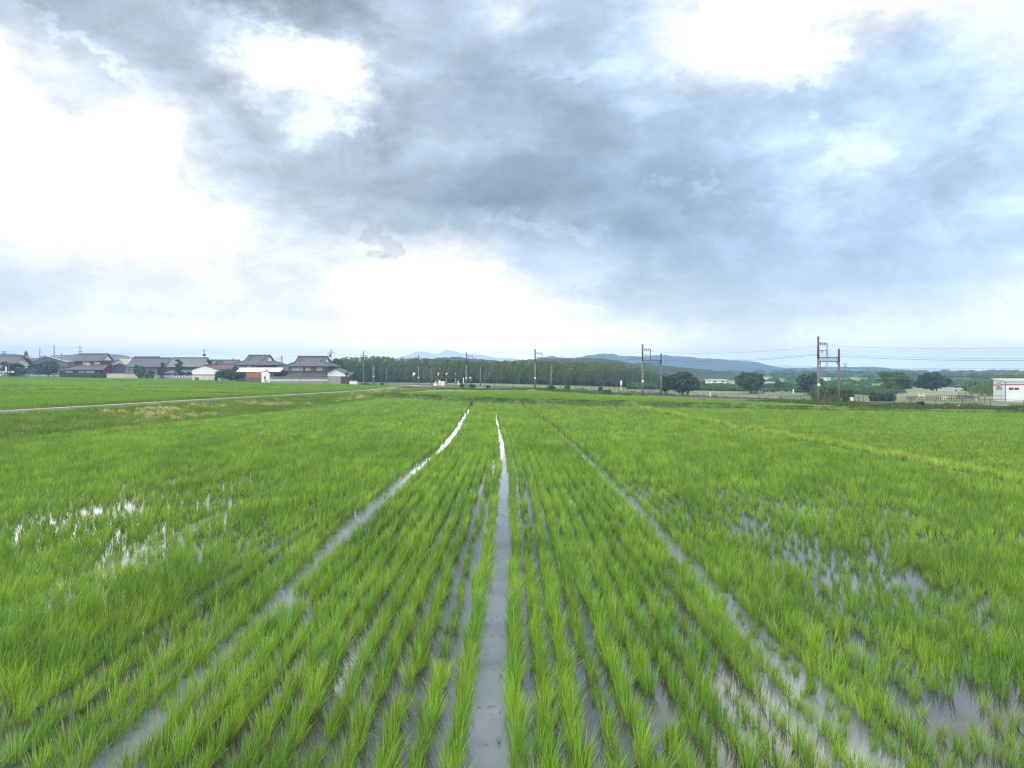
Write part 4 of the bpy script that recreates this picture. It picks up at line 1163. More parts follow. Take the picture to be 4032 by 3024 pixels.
# ------------------------------------------------------------------ buildings
def frame_at(px0, ybase, D):
    return Vector((PX(px0, D), D, PZ(ybase, D)))
class House:
    """local frame: origin at the front left ground corner; x right, y away, z up. Sizes are read off the photo at distance D."""
    def __init__(s, name, px0, px1, ybase, D, label, cat='house', group=None, rz=0.0):
        s.D = D; s.px0 = px0; s.yb = ybase
        s.o = frame_at(px0, ybase, D)
        s.e = empty(name, s.o, label, cat, group, rz)
        s.w = PX(px1, D) - s.o.x
    def x(s, px, d=0): return PX(px, s.D + d) - s.o.x
    def z(s, py, d=0): return PZ(py, s.D + d) - s.o.z
    def walls(s, x0, x1, y0, y1, z0, z1, mat, name='wall', ridge=None, zr=None, mid=.5, parent=None):
        """box walls; with ridge 'x' or 'y' also the gable triangles"""
        m = MB().box(x0, x1, y0, y1, z0, z1)
        if ridge == 'x':
            ym = y0 + (y1 - y0) * mid
            for x in (x0, x1 - .06): m.prism([(x, y0, z1), (x, y1, z1), (x, ym, zr)], (.06, 0, 0))
        if ridge == 'y':
            xm = x0 + (x1 - x0) * mid
            for y in (y0, y1 - .06): m.prism([(x0, y, z1), (x1, y, z1), (xm, y, zr)], (0, .06, 0))
        return m.build(name, mat, parent or s.e)
    def gable(s, x0, x1, y0, y1, ze, zr, mat, over=.5, ridge='x', mid=.5, th=.16, name='roof', cap=M_ROOFD, mid2=None):
        m = MB()
        if ridge == 'x':
            ym = y0 + (y1 - y0) * mid
            a, b = x0 - over, x1 + over
            for ye, sg in ((y0, -1), (y1, 1)):
                k = (zr - ze) / abs(ym - ye) * over
                e0 = ye + sg * over
                m.prism([(a, ym, zr), (a, e0, ze - k), (a, e0, ze - k + th), (a, ym, zr + th)], (b - a, 0, 0))
            r = m.build(name, mat, s.e)
            MB().box(a - .04, b + .04, ym - .16, ym + .16, zr + th * .4, zr + th + .24).build('ridge', cap, r)
            for xx in (a - .03, b - .09):
                c = MB()
                for ye, sg in ((y0, -1), (y1, 1)):
                    k = (zr - ze) / abs(ym - ye) * over; e0 = ye + sg * over
                    c.prism([(xx, ym + sg * -.002, zr + th), (xx, e0, ze - k + th), (xx, e0, ze - k - .12), (xx, ym, zr - .12)], (.12, 0, 0))
                c.build('bargeboard', cap, r)
        else:
            xm = x0 + (x1 - x0) * mid
            a, b = y0 - over, y1 + over
            for xe, sg in ((x0, -1), (x1, 1)):
                k = (zr - ze) / abs(xm - xe) * over
                e0 = xe + sg * over
                m.prism([(xm, a, zr), (e0, a, ze - k), (e0, a, ze - k + th), (xm, a, zr + th)], (0, b - a, 0))
            r = m.build(name, mat, s.e)
            MB().box(xm - .16, xm + .16, a - .04, b + .04, zr + th * .4, zr + th + .22).build('ridge', cap, r)
        return r
    def hipgable(s, x0, x1, y0, y1, ze, zr, mat, over=.8, hip=.30, name='roof'):
        """irimoya: hipped skirt with a small gable standing on it"""
        a, b, c, d = x0 - over, x1 + over, y0 - over, y1 + over
        ym = (c + d) / 2; th = .16
        t = .42
        zm = ze + (zr - ze) * t
        yA, yB = c + (ym - c) * t, d - (d - ym) * t
        xi = hip * (ym - c) * 1.1
        xa, xb = a + xi, b - xi
        m = MB()
        z0 = ze - .1
        for k in (0, th):
            m.quad((a, c, z0 + k), (b, c, z0 + k), (xb, yA, zm + k), (xa, yA, zm + k))
            m.quad((b, d, z0 + k), (a, d, z0 + k), (xa, yB, zm + k), (xb, yB, zm + k))
            m.quad((a, d, z0 + k), (a, c, z0 + k), (xa, yA, zm + k), (xa, yB, zm + k))
            m.quad((b, c, z0 + k), (b, d, z0 + k), (xb, yB, zm + k), (xb, yA, zm + k))
            m.quad((xa - .3, yA, zm + k), (xb + .3, yA, zm + k), (xb + .3, ym, zr + k), (xa - .3, ym, zr + k))
            m.quad((xb + .3, yB, zm + k), (xa - .3, yB, zm + k), (xa - .3, ym, zr + k), (xb + .3, ym, zr + k))
        for p, q in (((a, c), (b, c)), ((b, c), (b, d)), ((b, d), (a, d)), ((a, d), (a, c))):
            m.quad((p[0], p[1], z0), (q[0], q[1], z0), (q[0], q[1], z0 + th), (p[0], p[1], z0 + th))
        r = m.build(name, mat, s.e)
        MB().box(xa - .4, xb + .4, ym - .2, ym + .2, zr + .1, zr + .52).build('ridge', M_ROOF, r)
        g = MB()
        for xx, sg in ((xa - .3, -1), (xb + .3, 1)):
            for ya in (yA, yB):
                g.tube((xx, ym, zr + .25), (xx, ya, zm + .22), .14, n=6)
        for xx in (xa + .9, xb - .9):
            g.tube((xx, ym, zr + .25), (xx, yA - .1, zm + .28), .12, n=6)
        for p, q in (((a, c), (xa, yA)), ((b, c), (xb, yA)), ((b, d), (xb, yB)), ((a, d), (xa, yB))):
            g.tube((p[0], p[1], z0 + .22), (q[0], q[1], zm + .25), .12, n=6)
        g.build('descending_ridge', M_ROOF, r)
        w = MB()
        for xx in (xa - .05, xb - .05):
            w.prism([(xx, yA + .3, zm + .1), (xx, yB - .3, zm + .1), (xx, ym, zr - .1)], (.1, 0, 0))
        w.build('gable_wall', M_PLAST, s.e)
        return r
    def pent(s, x0, x1, yw, out, zt, zb, mat, name='pent_roof', hipl=0, hipr=0, th=.12):
        """lean-to roof in front of the wall plane yw"""
        m = MB()
        A, B = (x0 + hipl, yw, zt), (x1 - hipr, yw, zt)
        Cc, Dd = (x1, yw - out, zb), (x0, yw - out, zb)
        up = Vector((0, 0, th))
        lo = [A, B, Cc, Dd]
        m.prism([Vector(p) for p in (Dd, Cc, B, A)], up)
        r = m.build(name, mat, s.e)
        MB().box(x0 + hipl, x1 - hipr, yw - .15, yw, zt + th, zt + th + .14).build('ridge', M_ROOFD, r)
        return r
    def window(s, pxa, pxb, pya, pyb, yoff=0.0, frame=M_WHITE, pane=M_GLASS, name='window', split=True):
        x0, x1, z1, z0 = s.x(pxa, yoff), s.x(pxb, yoff), s.z(pya, yoff), s.z(pyb, yoff)
        y = yoff
        m = MB(); t = .07
        m.box(x0, x1, y - .07, y - .005, z0, z0 + t).box(x0, x1, y - .07, y - .005, z1 - t, z1)
        m.box(x0, x0 + t, y - .07, y - .005, z0 + t, z1 - t).box(x1 - t, x1, y - .07, y - .005, z0 + t, z1 - t)
        if split: m.box((x0 + x1) / 2 - t / 2, (x0 + x1) / 2 + t / 2, y - .07, y - .005, z0 + t, z1 - t)
        f = m.build(name, frame, s.e)
        MB().box(x0 + t * .5, x1 - t * .5, y - .04, y - .003, z0 + t * .5, z1 - t * .5).build('pane', pane, f)
        return f
    def block(s, name, x0, x1, y0, y1, z0, z1, mat):
        return MB().box(x0, x1, y0, y1, z0, z1).build(name, mat, s.e)
def aircon(h, px, py, y):
    x, z = h.x(px, y), h.z(py, y)
    o = MB().box(x - .42, x + .42, y - .4, y - .08, z, z + .6).build('air_conditioner', M_WHITE, h.e)
    MB().tube((x + .08, y - .42, z + .3), (x + .08, y - .39, z + .3), .22, n=14).build('fan_grille', M_STEEL, o)

# red two-storey house
h = House('red_house', 294, 400, 1488, 262, 'dark red clad two-storey house with grey tiled roof')
D2 = 7.0; w = h.w; ze, zr = h.z(1419), h.z(1396, 3.5)
h.walls(0, w, 0, D2, -.5, ze, M_RED, ridge='x', zr=zr - .1)
h.gable(0, w, 0, D2, ze, zr, M_ROOFP, .55)
MB().prism([(w + .07, .2, ze + .05), (w + .07, D2 - .2, ze + .05), (w + .07, D2 / 2, zr - .25)], (.05, 0, 0)).build('gable_plaster', M_PLAST, h.e)
h.window(327, 351, 1425, 1435); h.window(372, 393, 1427, 1436.5)
h.walls(h.x(262), h.x(392), -4.0, -.02, -.5, h.z(1457), M_DWOOD, 'porch_wall')
h.pent(h.x(256, -4), h.x(408, -4), 0, 4.5, h.z(1438), h.z(1457, -4.5), M_ROOFP, hipl=3.2, hipr=.4)
for a, b in ((262, 270), (273, 286), (312, 318), (322, 332), (340, 372)): h.window(a, b, 1461, 1467, -4.0, M_CREAM, M_GLASS)
aircon(h, 351, 1438, -1.2)
# charcoal barn
h = House('barn', 128, 266, 1470, 282, 'wide charcoal sheet barn with low white edged gable, behind the big tree', 'barn')
h.walls(0, h.w, 0, 9, -.6, h.z(1426), M_GREYC, ridge='y', zr=h.z(1404) - .1, mid=.42)
h.gable(0, h.w, 0, 9, h.z(1426), h.z(1404), M_GREYC, .4, 'y', .42, cap=M_WHITE)
MB().box(-.7, h.x(161), -.8, -.45, h.z(1408.5), h.z(1405)).build('canopy_edge', M_WHITE, h.e)
b = MB(); b.prism([(h.w * .42, -.46, h.z(1404) + .14), (h.w + .5, -.46, h.z(1427) + .05), (h.w + .5, -.46, h.z(1427) + .27), (h.w * .42, -.46, h.z(1404) + .36)], (0, .05, 0)); b.build('verge_flashing', M_WHITE, h.e)
# leftmost house
h = House('brown_roofed_house', -60, 56, 1478, 262, 'leftmost house, brown grey tiled roof with dark gable above trees')
h.walls(0, h.w, 0, 8, -.6, h.z(1430), M_CREAM, ridge='x', zr=h.z(1405, 4))
h.gable(0, h.w, 0, 8, h.z(1427), h.z(1404, 4), M_ROOFP, .9)
h.pent(0, h.x(30), 0, 2.6, h.z(1416), h.z(1428, -2.6), M_ROOFP, hipl=2, hipr=3)
h.window(8, 22, 1438, 1452)
# navy shed
h = House('navy_shed', 95, 140, 1468, 263, 'navy blue sheet shed with grey lean-to roof behind the gravel heap', 'shed')
h.walls(0, h.w, 0, 5, -.5, h.z(1452), M_NAVY)
m = MB().prism([(0, 0, h.z(1452)), (h.w, 0, h.z(1452)), (h.w, 0, h.z(1435))], (0, 5, 0)); m.build('side_wall', M_NAVY, h.e)
MB().prism([(-1.4, -.5, h.z(1450)), (h.w + .2, -.5, h.z(1433.5)), (h.w + .2, -.5, h.z(1432)), (-1.4, -.5, h.z(1448))], (0, 6, 0)).build('roof', M_ROOFG, h.e)
h.window(98, 110, 1444, 1449, -.02, M_WHITE, M_WHITE, split=False)
# low house right of the tree
h = House('low_shed', 238, 296, 1480, 266, 'low flat roofed lean-to shed left of the red house', 'shed')
h.walls(0, h.w, 0, 4, -.5, h.z(1447), M_GWOOD)
h.block('roof', -.3, h.w + .3, -.5, 4.3, h.z(1447), h.z(1442), M_ROOFP)
h.block('door', h.x(243), h.x(250), -.06, -.003, 0, h.z(1455), M_WHITE)
h = House('grey_roofed_house', 262, 300, 1476, 300, 'grey roof showing between the charcoal barn and the red house')
h.walls(0, h.w, 0, 6, -1, h.z(1438), M_WALLG, ridge='x', zr=h.z(1420, 3)); h.gable(0, h.w, 0, 6, h.z(1438), h.z(1419, 3), M_ROOFP, .4)
# storehouse with pale roof
h = House('storehouse', 441, 499, 1470, 268, 'storehouse with pale sheet roof, white gable and charcoal cladding', 'storehouse')
h.walls(0, h.w, 0, 9, -.5, h.z(1434), M_PLAST, ridge='y', zr=h.z(1414))
h.gable(0, h.w, 0, 9, h.z(1434), h.z(1413), M_ROOFC, .9, 'y', cap=M_ROOFC)
MB().prism([(.1, -.08, -.5), (h.w - .1, -.08, -.5), (h.w - .1, -.08, h.z(1439)), (h.w * .52, -.08, h.z(1430)), (.1, -.08, h.z(1439))], (0, .07, 0)).build('cladding', M_SLATE, h.e)
h.gable(h.w * .7, h.w + 3.2, 3, 9, h.z(1432), h.z(1412, 6), M_ROOFC, .3, 'x', cap=M_ROOFC, name='side_roof')
h.walls(h.w + .05, h.w + 3.0, 3.2, 8.8, -.5, h.z(1434), M_SLATE, 'side_wall')
# long grey roofed house A
h = House('long_house', 506, 645, 1475, 262, 'long low farmhouse with mottled grey roof behind the beige wall')
h.walls(0, h.w, 0, 8, -.5, h.z(1441), M_BWOOD, ridge='x', zr=h.z(1414, 4))
h.gable(0, h.w, 0, 8, h.z(1441), h.z(1412, 4), M_ROOF, .7)
h.block('dark_band', .1, h.w - .1, -.06, -.003, h.z(1446), h.z(1441.5), M_DWOOD)
h.block('white_band', .3, h.w - 1.5, -.10, -.003, h.z(1453), h.z(1450.5), M_CREAM)
h.pent(h.x(488, -4), h.x(634, -4), 0, 4, h.z(1453), h.z(1470, -4), M_ROOFD, hipl=1.5, hipr=1.0)
h.walls(h.x(500, -3.4), h.x(628, -3.4), -3.4, -.03, -.5, h.z(1471), M_DWOOD, 'lean_to_wall')
h = House('far_roof_house', 518, 612, 1470, 300, 'distant house whose dark ridge shows above the mottled roof')
h.walls(0, h.w, 0, 6, -1, h.z(1430), M_WALLG, ridge='x', zr=h.z(1410, 3)); h.gable(0, h.w, 0, 6, h.z(1430), h.z(1407, 3), M_ROOFG, .4)
# house B
h = House('green_roofed_house', 668, 792, 1480, 258, 'farmhouse with greenish grey roof and white right gable, behind the garden pine')
h.walls(0, h.w, 0, 8, -.5, h.z(1441), M_BWOOD, ridge='x', zr=h.z(1413, 4))
h.gable(0, h.w, 0, 8, h.z(1440), h.z(1411.5, 4), M_ROOFG, .8)
MB().prism([(h.w + .02, .6, h.z(1440)), (h.w + .02, 7.4, h.z(1440)), (h.w + .02, 4, h.z(1418, 4))], (.05, 0, 0)).build('gable_plaster', M_PLAST, h.e)
h.block('dark_band', .1, h.w - .1, -.06, -.003, h.z(1447), h.z(1441.5), M_DWOOD)
h.pent(h.x(642, -4), h.x(760, -4), 0, 4, h.z(1457), h.z(1470, -4), M_ROOFG, hipl=2, hipr=.5)
h.walls(h.x(656, -3.4), h.x(756, -3.4), -3.4, -.03, -.5, h.z(1471), M_DWOOD, 'lean_to_wall')
for a, b in ((672, 684), (694, 706), (716, 728)): h.window(a, b, 1472, 1477, -3.4, M_CREAM, M_GLASS)
# cream gabled shed
h = House('cream_shed', 757, 857, 1502, 230, 'wide cream gabled shed with a dark band and thin maroon roof edge', 'shed')
h.walls(0, h.w, 0, 9, -.4, h.z(1456), M_PLAST, ridge='y', zr=h.z(1440.5))
h.gable(0, h.w, 0, 9, h.z(1455), h.z(1439), M_ROOFB, .25, 'y', cap=M_ROOFB, th=.1)
h.block('dark_band', .02, h.w - .02, -.07, -.003, h.z(1478), h.z(1474.5), M_DWOOD)
h.block('lower_wall', .02, h.w - .02, -.05, -.003, -.4, h.z(1478), M_CREAM)
h.block('door', h.x(767), h.x(783), -.12, -.055, 0, h.z(1486), M_BWOOD)
for px in (800, 826, 842): MB().tube((h.x(px), -.6, 0), (h.x(px) + .2, -.3, h.z(1485 - (px % 5))), .05, n=5).build('leaning_plank', M_BWOOD, h.e)
# brown roof beside
h = House('maroon_roofed_house', 806, 905, 1490, 246, 'house with maroon brown roof right of the cream shed')
h.walls(0, h.w, 0, 7, -.5, h.z(1456), M_DWOOD, ridge='x', zr=h.z(1440, 3.5)); h.gable(0, h.w, 0, 7, h.z(1456), h.z(1438, 3.5), M_ROOFB, .5, cap=M_ROOFB)
h = House('brown_grey_roofed_house', 832, 925, 1480, 280, 'brown grey tiled house with a small chimney, behind the maroon roof')
h.walls(0, h.w, 0, 7, -.5, h.z(1442), M_DWOOD, ridge='x', zr=h.z(1422, 3.5)); r = h.gable(0, h.w, 0, 7, h.z(1442), h.z(1420, 3.5), M_ROOFP, .6)
h.gable(h.x(845), h.x(886), -2.5, 3, h.z(1444), h.z(1427), M_ROOFP, .3, 'y', name='porch_roof')
h.walls(h.x(847), h.x(884), -2.3, -.03, -.5, h.z(1444), M_CREAM, 'porch_wall', ridge='y', zr=h.z(1430))
MB().box(h.x(904), h.x(907), 3.2, 3.6, h.z(1424), h.z(1410)).build('chimney', M_GREYC, r)
# temple-like house C
h = House('temple_roofed_house', 920, 1078, 1495, 232, 'big house with curved grey hip-and-gable roof behind the long white roofed shed')
h.walls(.5, h.w - .6, 0, 11, -.5, h.z(1437), M_DWOOD)
h.hipgable(.5, h.w - .6, 0, 11, h.z(1437), h.z(1403, 5.5), M_ROOF, 1.3, .5)
for a, b, k in ((928, 948, M_WHITE), (954, 968, M_GLASS), (972, 992, M_WHITE), (1000, 1012, M_GLASS)): h.window(a, b, 1440, 1447, 0, M_DWOOD, k)
# long shed, white roof
h = House('long_shed', 968, 1029, 1503, 212, 'long shed with white roof, rusty brown side and white gable end', 'shed')
wy = 5.2
h.walls(0, h.w, 0, wy, -.4, h.z(1465), M_PINK, ridge=None)
h.gable(-2.5, h.w + 5.1, 0, wy, h.z(1464), h.z(1453, 2.6), M_WHITE, .12, 'x', cap=M_WHITE)
x1 = h.x(1030); x2 = h.x(1062)
m = MB().prism([(x1, -.12, -.4), (x2, -.12, -.4), (x2, -.12, h.z(1472)), (x2 - .7, -.12, h.z(1462)), (x1 + 1.1, -.12, h.z(1451.5)), (x1, -.12, h.z(1464))], (0, wy, 0)); m.build('gable_end', M_PLAST, h.e)
m = MB().prism([(x1 + 1.1, -.3, h.z(1451)), (x2 + .35, -.3, h.z(1464)), (x2 + .35, -.3, h.z(1465.5)), (x1 + 1.1, -.3, h.z(1452.8))], (0, wy + .4, 0)); m.build('verge', M_WHITE, h.e)
h.block('dark_base', .05, h.w - .05, -.06, -.003, -.4, h.z(1486), M_BWOOD)
h.window(1040, 1046, 1482, 1493, -.12, M_STEEL, M_GLASSD)
aircon(h, 1046, 1503, -.12)
# small house D
h = House('small_gabled_house', 1072, 1124, 1488, 217, 'small beige house, grey gable roof and white gable, left of the big farmhouse')
h.walls(0, h.w, 0, 7, -.5, h.z(1459), M_CREAM, ridge='y', zr=h.z(1443))
h.gable(0, h.w, 0, 7, h.z(1458), h.z(1441), M_ROOF, .7, 'y')
MB().prism([(.5, -.08, h.z(1458)), (h.w - .5, -.08, h.z(1458)), (h.w / 2, -.08, h.z(1446.5))], (0, .07, 0)).build('gable_plaster', M_PLAST, h.e)
h.block('upper_wall', .1, h.w - .1, -.05, -.003, h.z(1478), h.z(1458.5), M_BWOOD)
h.window(1086, 1096, 1461, 1468, -.05)
aircon(h, 1078, 1476, -.1)
h.pent(h.x(1064, -2), h.x(1130, -2), 0, 2, h.z(1478), h.z(1485, -2), M_ROOFD)
# main farmhouse E
h = House('farmhouse', 1136, 1296, 1512, 211, 'largest two-storey farmhouse, mottled grey hip-and-gable roof and timber walls')
h.walls(0, h.w, 0, 9, -.4, h.z(1443), M_DWOOD)
h.hipgable(0, h.w, 0, 9, h.z(1442), h.z(1408, 4.5), M_ROOF, 1.0, .45)
h.block('upper_wall', .1, h.w - .1, -.05, -.003, h.z(1463), h.z(1445), M_BWOOD)
for a, b in ((1150, 1172), (1172, 1193), (1202, 1221), (1247, 1267)): h.window(a, b, 1447.5, 1459, -.06, M_WHITE, M_GLASS)
for a, b in ((1138, 1149), (1222, 1233), (1268, 1279)): h.block('shutter', h.x(a), h.x(b), -.14, -.055, h.z(1460), h.z(1447), M_SHUT)
h.pent(h.x(1124, -3), h.x(1289, -3), 0, 3, h.z(1464), h.z(1482, -3), M_ROOFD, hipl=1.5, hipr=.6)
h.walls(h.x(1136, -2.4), h.x(1284, -2.4), -2.4, -.06, -.4, h.z(1484), M_DWOOD, 'lower_wall')
for a, b in ((1144, 1158), (1164, 1176), (1184, 1196), (1204, 1222), (1232, 1250)): h.window(a, b, 1484.5, 1492, -2.4, M_BWOOD, M_GLASS)
# gatehouse F
h = House('gatehouse', 1290, 1342, 1513, 203, 'gatehouse storehouse, white upper gable over grey boards, at the wall end', 'storehouse')
h.walls(0, h.x(1358), 0, 6, -.4, h.z(1468), M_PLAST, ridge='y', zr=h.z(1453), mid=.46)
h.gable(0, h.x(1358), 0, 6, h.z(1467), h.z(1451.5), M_ROOF, .55, 'y', mid=.46)
h.block('boards', .03, h.w, -.08, -.003, -.4, h.z(1481), M_GWOOD)
h.block('dark_boards', h.w + .01, h.x(1376), -.06, -.003 + 2, -.4, h.z(1482), M_DWOOD)
h.pent(h.x(1352), h.x(1383), 3.0, 2.2, h.z(1466), h.z(1477), M_ROOF)
h = House('white_box_shed', 1376, 1402, 1516, 199, 'low white box shed with grey lid, right of the gatehouse', 'shed')
h.block('wall', 0, h.w, 0, 1.8, -.2, h.z(1500), M_WHITE)
h.block('roof', -.1, h.w + .1, -.1, 1.9, h.z(1500), h.z(1496), M_ROOF)
h.block('side_post', h.w + .05, h.w + .2, 0, .3, -.2, h.z(1500), M_WHITE)

# garden walls
def gwall(name, pxa, ya, pxb, yb, htop, Da, Db, label, mats, capz=None, panels=0):
    a = frame_at(pxa, ya, Da); b = frame_at(pxb, yb, Db)
    e = empty(name, a, label, 'garden wall', rz=math.atan2(b.y - a.y, b.x - a.x))
    L = (Vector((b.x, b.y)) - Vector((a.x, a.y))).length
    H = htop
    MB().box(0, L, 0, .3, -.4, H * (.55 if len(mats) > 1 else 1)).build('base', mats[0], e)
    if len(mats) > 1: MB().box(0, L, .01, .29, H * .55, H).build('plaster_band', mats[1], e)
    MB().prism([(0, -.25, H + .002), (0, .55, H + .002), (0, .15, H + (capz or .12))], (L, 0, 0)).build('coping', mats[-1] if len(mats) > 2 else M_ROOFD, e)
    if panels:
        m = MB()
        for i in range(panels + 1):
            x = L * i / panels
            m.box(max(x - .12, 0), min(x + .12, L), -.05, -.003, H * .55, H)
        m.build('divider', M_ROOFD, e)
    return e
gwall('garden_wall', 420, 1490, 621, 1493, 1.75, 256, 254, 'long weathered beige concrete wall in front of the long farmhouse', [M_WALLB])
gwall('garden_wall', 621, 1495, 756, 1497, 1.45, 253, 251, 'white panelled garden wall on a grey base, left of the cream shed', [M_WALLG, M_WHITE], .2, 12)
gwall('garden_wall', 1063, 1508, 1290, 1512.5, 1.15, 207, 205.5, 'grey rendered garden wall with white band and tiled coping before the largest farmhouse', [M_WALLG, M_WHITE, M_ROOF], .6)
h = House('water_tank', 856, 873, 1503, 222, 'small pale green tank beside the cream gabled shed', 'tank')
MB().prism([(0, 0, 0), (h.w, 0, 0), (h.w * .8, 0, 1.05), (h.w * .1, 0, 1.1)], (0, .9, 0)).build('body', M_TEAL, h.e); MB().box(.1, h.w * .8, .1, .8, 1.06, 1.14).build('lid', M_WHITE, h.e)

# gravel heap, van, odds and ends by the village
a = at(87, 1485)
m = MB(); k = 24; rr2 = random.Random(3)
ring = []
for j in range(6):
    t = j / 5
    for i in range(k):
        an = 2 * math.pi * i / k
        q = 4.1 * (1 - t) * (1 + .12 * math.sin(3 * an + 1) + rr2.uniform(-.03, .03)); 
        m.v.append((q * math.cos(an), q * .8 * math.sin(an), 2.45 * math.sin(t * math.pi / 2) ** .95 * (.94 + .1 * rr2.random()) - .05))
for j in range(5):
    for i in range(k):
        i2 = (i + 1) % k; m.f.append((j * k + i, j * k + i2, (j + 1) * k + i2, (j + 1) * k + i))
o = m.build('gravel_heap', M_GRAVEL); o.location = (a.x, 255, T(a.x, 255)); tag(o, 'grey gravel heap piled at the left edge of the village', 'gravel heap')
def van(px0, px1, yb, D, label, mat, flip=1):
    a = frame_at(px0, yb, D); L = (px1 - px0) * D / F
    e = empty('van', a, label, 'van')
    W = 1.5; H = L * .48
    MB().prism([(0, 0, .35), (L, 0, .35), (L, 0, H * .6), (L * .93, 0, H * .66), (L * .86, 0, H * .97), (L * .8, 0, H), (L * .04, 0, H), (0, 0, H * .9)], (0, W, 0)).build('body', mat, e)
    for i, (u, v) in enumerate(((.08, .34), (.38, .62), (.66, .84))): MB().box(L * u, L * v, -.02, -.003, H * .62, H * .88).build('window', M_GLASSD, e)
    for x in (.2, .8):
        w_ = MB().tube((L * x, -.03, .32), (L * x, .2, .32), .32, n=14).build('wheel', M_TYRE, e)
        MB().tube((L * x, -.05, .32), (L * x, -.03, .32), .17, n=10).build('rim', M_STEEL, w_)
van(1, 26, 1473, 246, 'white van parked at the far left edge under the tree', M_WHITE)
van(24, 46, 1472, 244, 'second white van, right of the pale sign post at the left edge', M_PLAST)
def signpost(name, px, yt, yb, D, bw, bh, label, board=M_WHITE, pole=M_WHITE, r=.05, cat='sign'):
    z = PZ(yb, D); e = empty(name, (PX(px, D), D, z), label, cat)
    H = PZ(yt, D) - z
    MB().tube((0, 0, -.2), (0, 0, H - (bh if bw else 0) * .5), r, n=8).build('post', pole, e)
    if bw: MB().box(-bw / 2, bw / 2, -r - .05, -r - .01, H - bh, H).build('board', board, e)
    return e, H
signpost('sign_post', 24, 1443, 1477, 243, .45, 1.5, 'thin pale sign post standing in front of the two vans')
# utility poles
def upole(px, yt, yb, D, label, arms=(), trans=0, group='utility poles of the village', r=.14):
    z = min(PZ(yb, D), T(PX(px, D), D)); X = PX(px, D)
    e = empty('utility_pole', (X, D, z), label, 'utility pole', group)
    H = PZ(yt, D) - z
    MB().tube((0, 0, -.3), (0, 0, H), r * 1.15, r * .8, 8).build('pole', M_CONC, e)
    for dz, L in arms:
        q = MB().box(-L / 2, L / 2, -.06, .06, H - dz - .05, H - dz + .05).build('crossarm', M_STEEL, e)
        m = MB()
        for t in (-.48, -.2, .2, .48): m.tube((L * t, 0, H - dz + .05), (L * t, 0, H - dz + .32), .06, .04, 6)
        m.build('insulators', M_WHITE, q)
    for i in range(trans):
        MB().tube((.35 * (1 if i % 2 else -1), 0, H * .80 - .4), (.35 * (1 if i % 2 else -1), 0, H * .80 + .35), .22, n=10).build('transformer', M_STEEL, e)
    return Vector((X, D, z + H))
tops = []
tops.append(upole(157, 1369, 1480, 262, 'concrete utility pole rising over the big dark tree', [(3.6, .9)]))
tops.append(upole(213, 1359, 1480, 285, 'tall plain utility pole behind the charcoal barn', r=.17))
tops.append(upole(315, 1360, 1480, 290, 'utility pole with two crossarms rising behind the red house roof', [(.9, 1.2), (2.3, 1.9)]))
tops.append(upole(243, 1390, 1480, 268, 'lower utility pole with one wide crossarm left of the red house', [(.7, 2.4)]))
tops.append(upole(804, 1373, 1490, 262, 'utility pole with transformers behind the white right gable', [(.8, 1.6)], 2))
tops.append(upole(1303, 1373, 1500, 225, 'utility pole with two crossarms behind the largest farmhouse', [(1.0, 1.6), (1.4, 2.2)], 1))
tops.append(upole(1431, 1383, 1516, 196, 'full length utility pole standing clear in front of the bamboo grove', [(1.1, 1.8), (2.2, 1.8)], 1, r=.13))
tops.append(upole(1181, 1412, 1511, 204, 'plain grey pole with a lamp arm in front of the largest farmhouse', r=.11))
tops.append(upole(34, 1415, 1478, 246, 'short brown pole in front of the leftmost tree', r=.09))
tops.append(upole(229, 1426, 1479, 256, 'short grey pole between the big tree and the red house', r=.09))
tops.append(upole(1467, 1433, 1514, 205, 'slim pole close beside the first railway portal', r=.06))
l = MB().tube((0, 0, 0), (.75, 0, .12), .035, n=6); l.tube((.7, 0, .12), (1.15, 0, .05), .09, n=8)
ob = [o for o in COL.objects if o.get('label', '').startswith('plain grey pole with a lamp arm')][0]
q = l.build('lamp_arm', M_STEEL, ob); q.location = (0, 0, (PZ(1419, 204) - ob.location.z))
def cable(a, b, sag, r, label):
    m = MB(); prev = a
    for i in range(1, 17):
        t = i / 16; p = a.lerp(b, t); p.z -= 4 * sag * t * (1 - t); m.tube(prev, p, r, n=4, cap=False); prev = p
    tag(m.build('power_cable', M_WIRE), label, 'power cable', 'cables over the village')
up = Vector((0, 0, -.6))
cable(Vector((PX(-40, 262), 262, PZ(1348, 262))), tops[1] + up, 1.2, .02, 'thin cable running off the left edge from the tall plain pole')
cable(tops[1] + up, tops[2] + up, .3, .02, 'thin cable between the tall plain pole and the two crossarm pole')
cable(tops[2] + up, tops[4] + up, 2.2, .02, 'long sagging cable over the farmhouse roofs left of the transformer pole')
cable(tops[4] + up, tops[5] + up, 2.0, .02, 'long sagging cable over the temple-like roof')
cable(tops[5] + up, tops[6] + up, 1.0, .02, 'cable from the farmhouse pole to the pole before the grove')
cable(tops[0] + Vector((0, 0, -3.4)), tops[3] + up, .3, .02, 'low cable between the poles left of the red house')
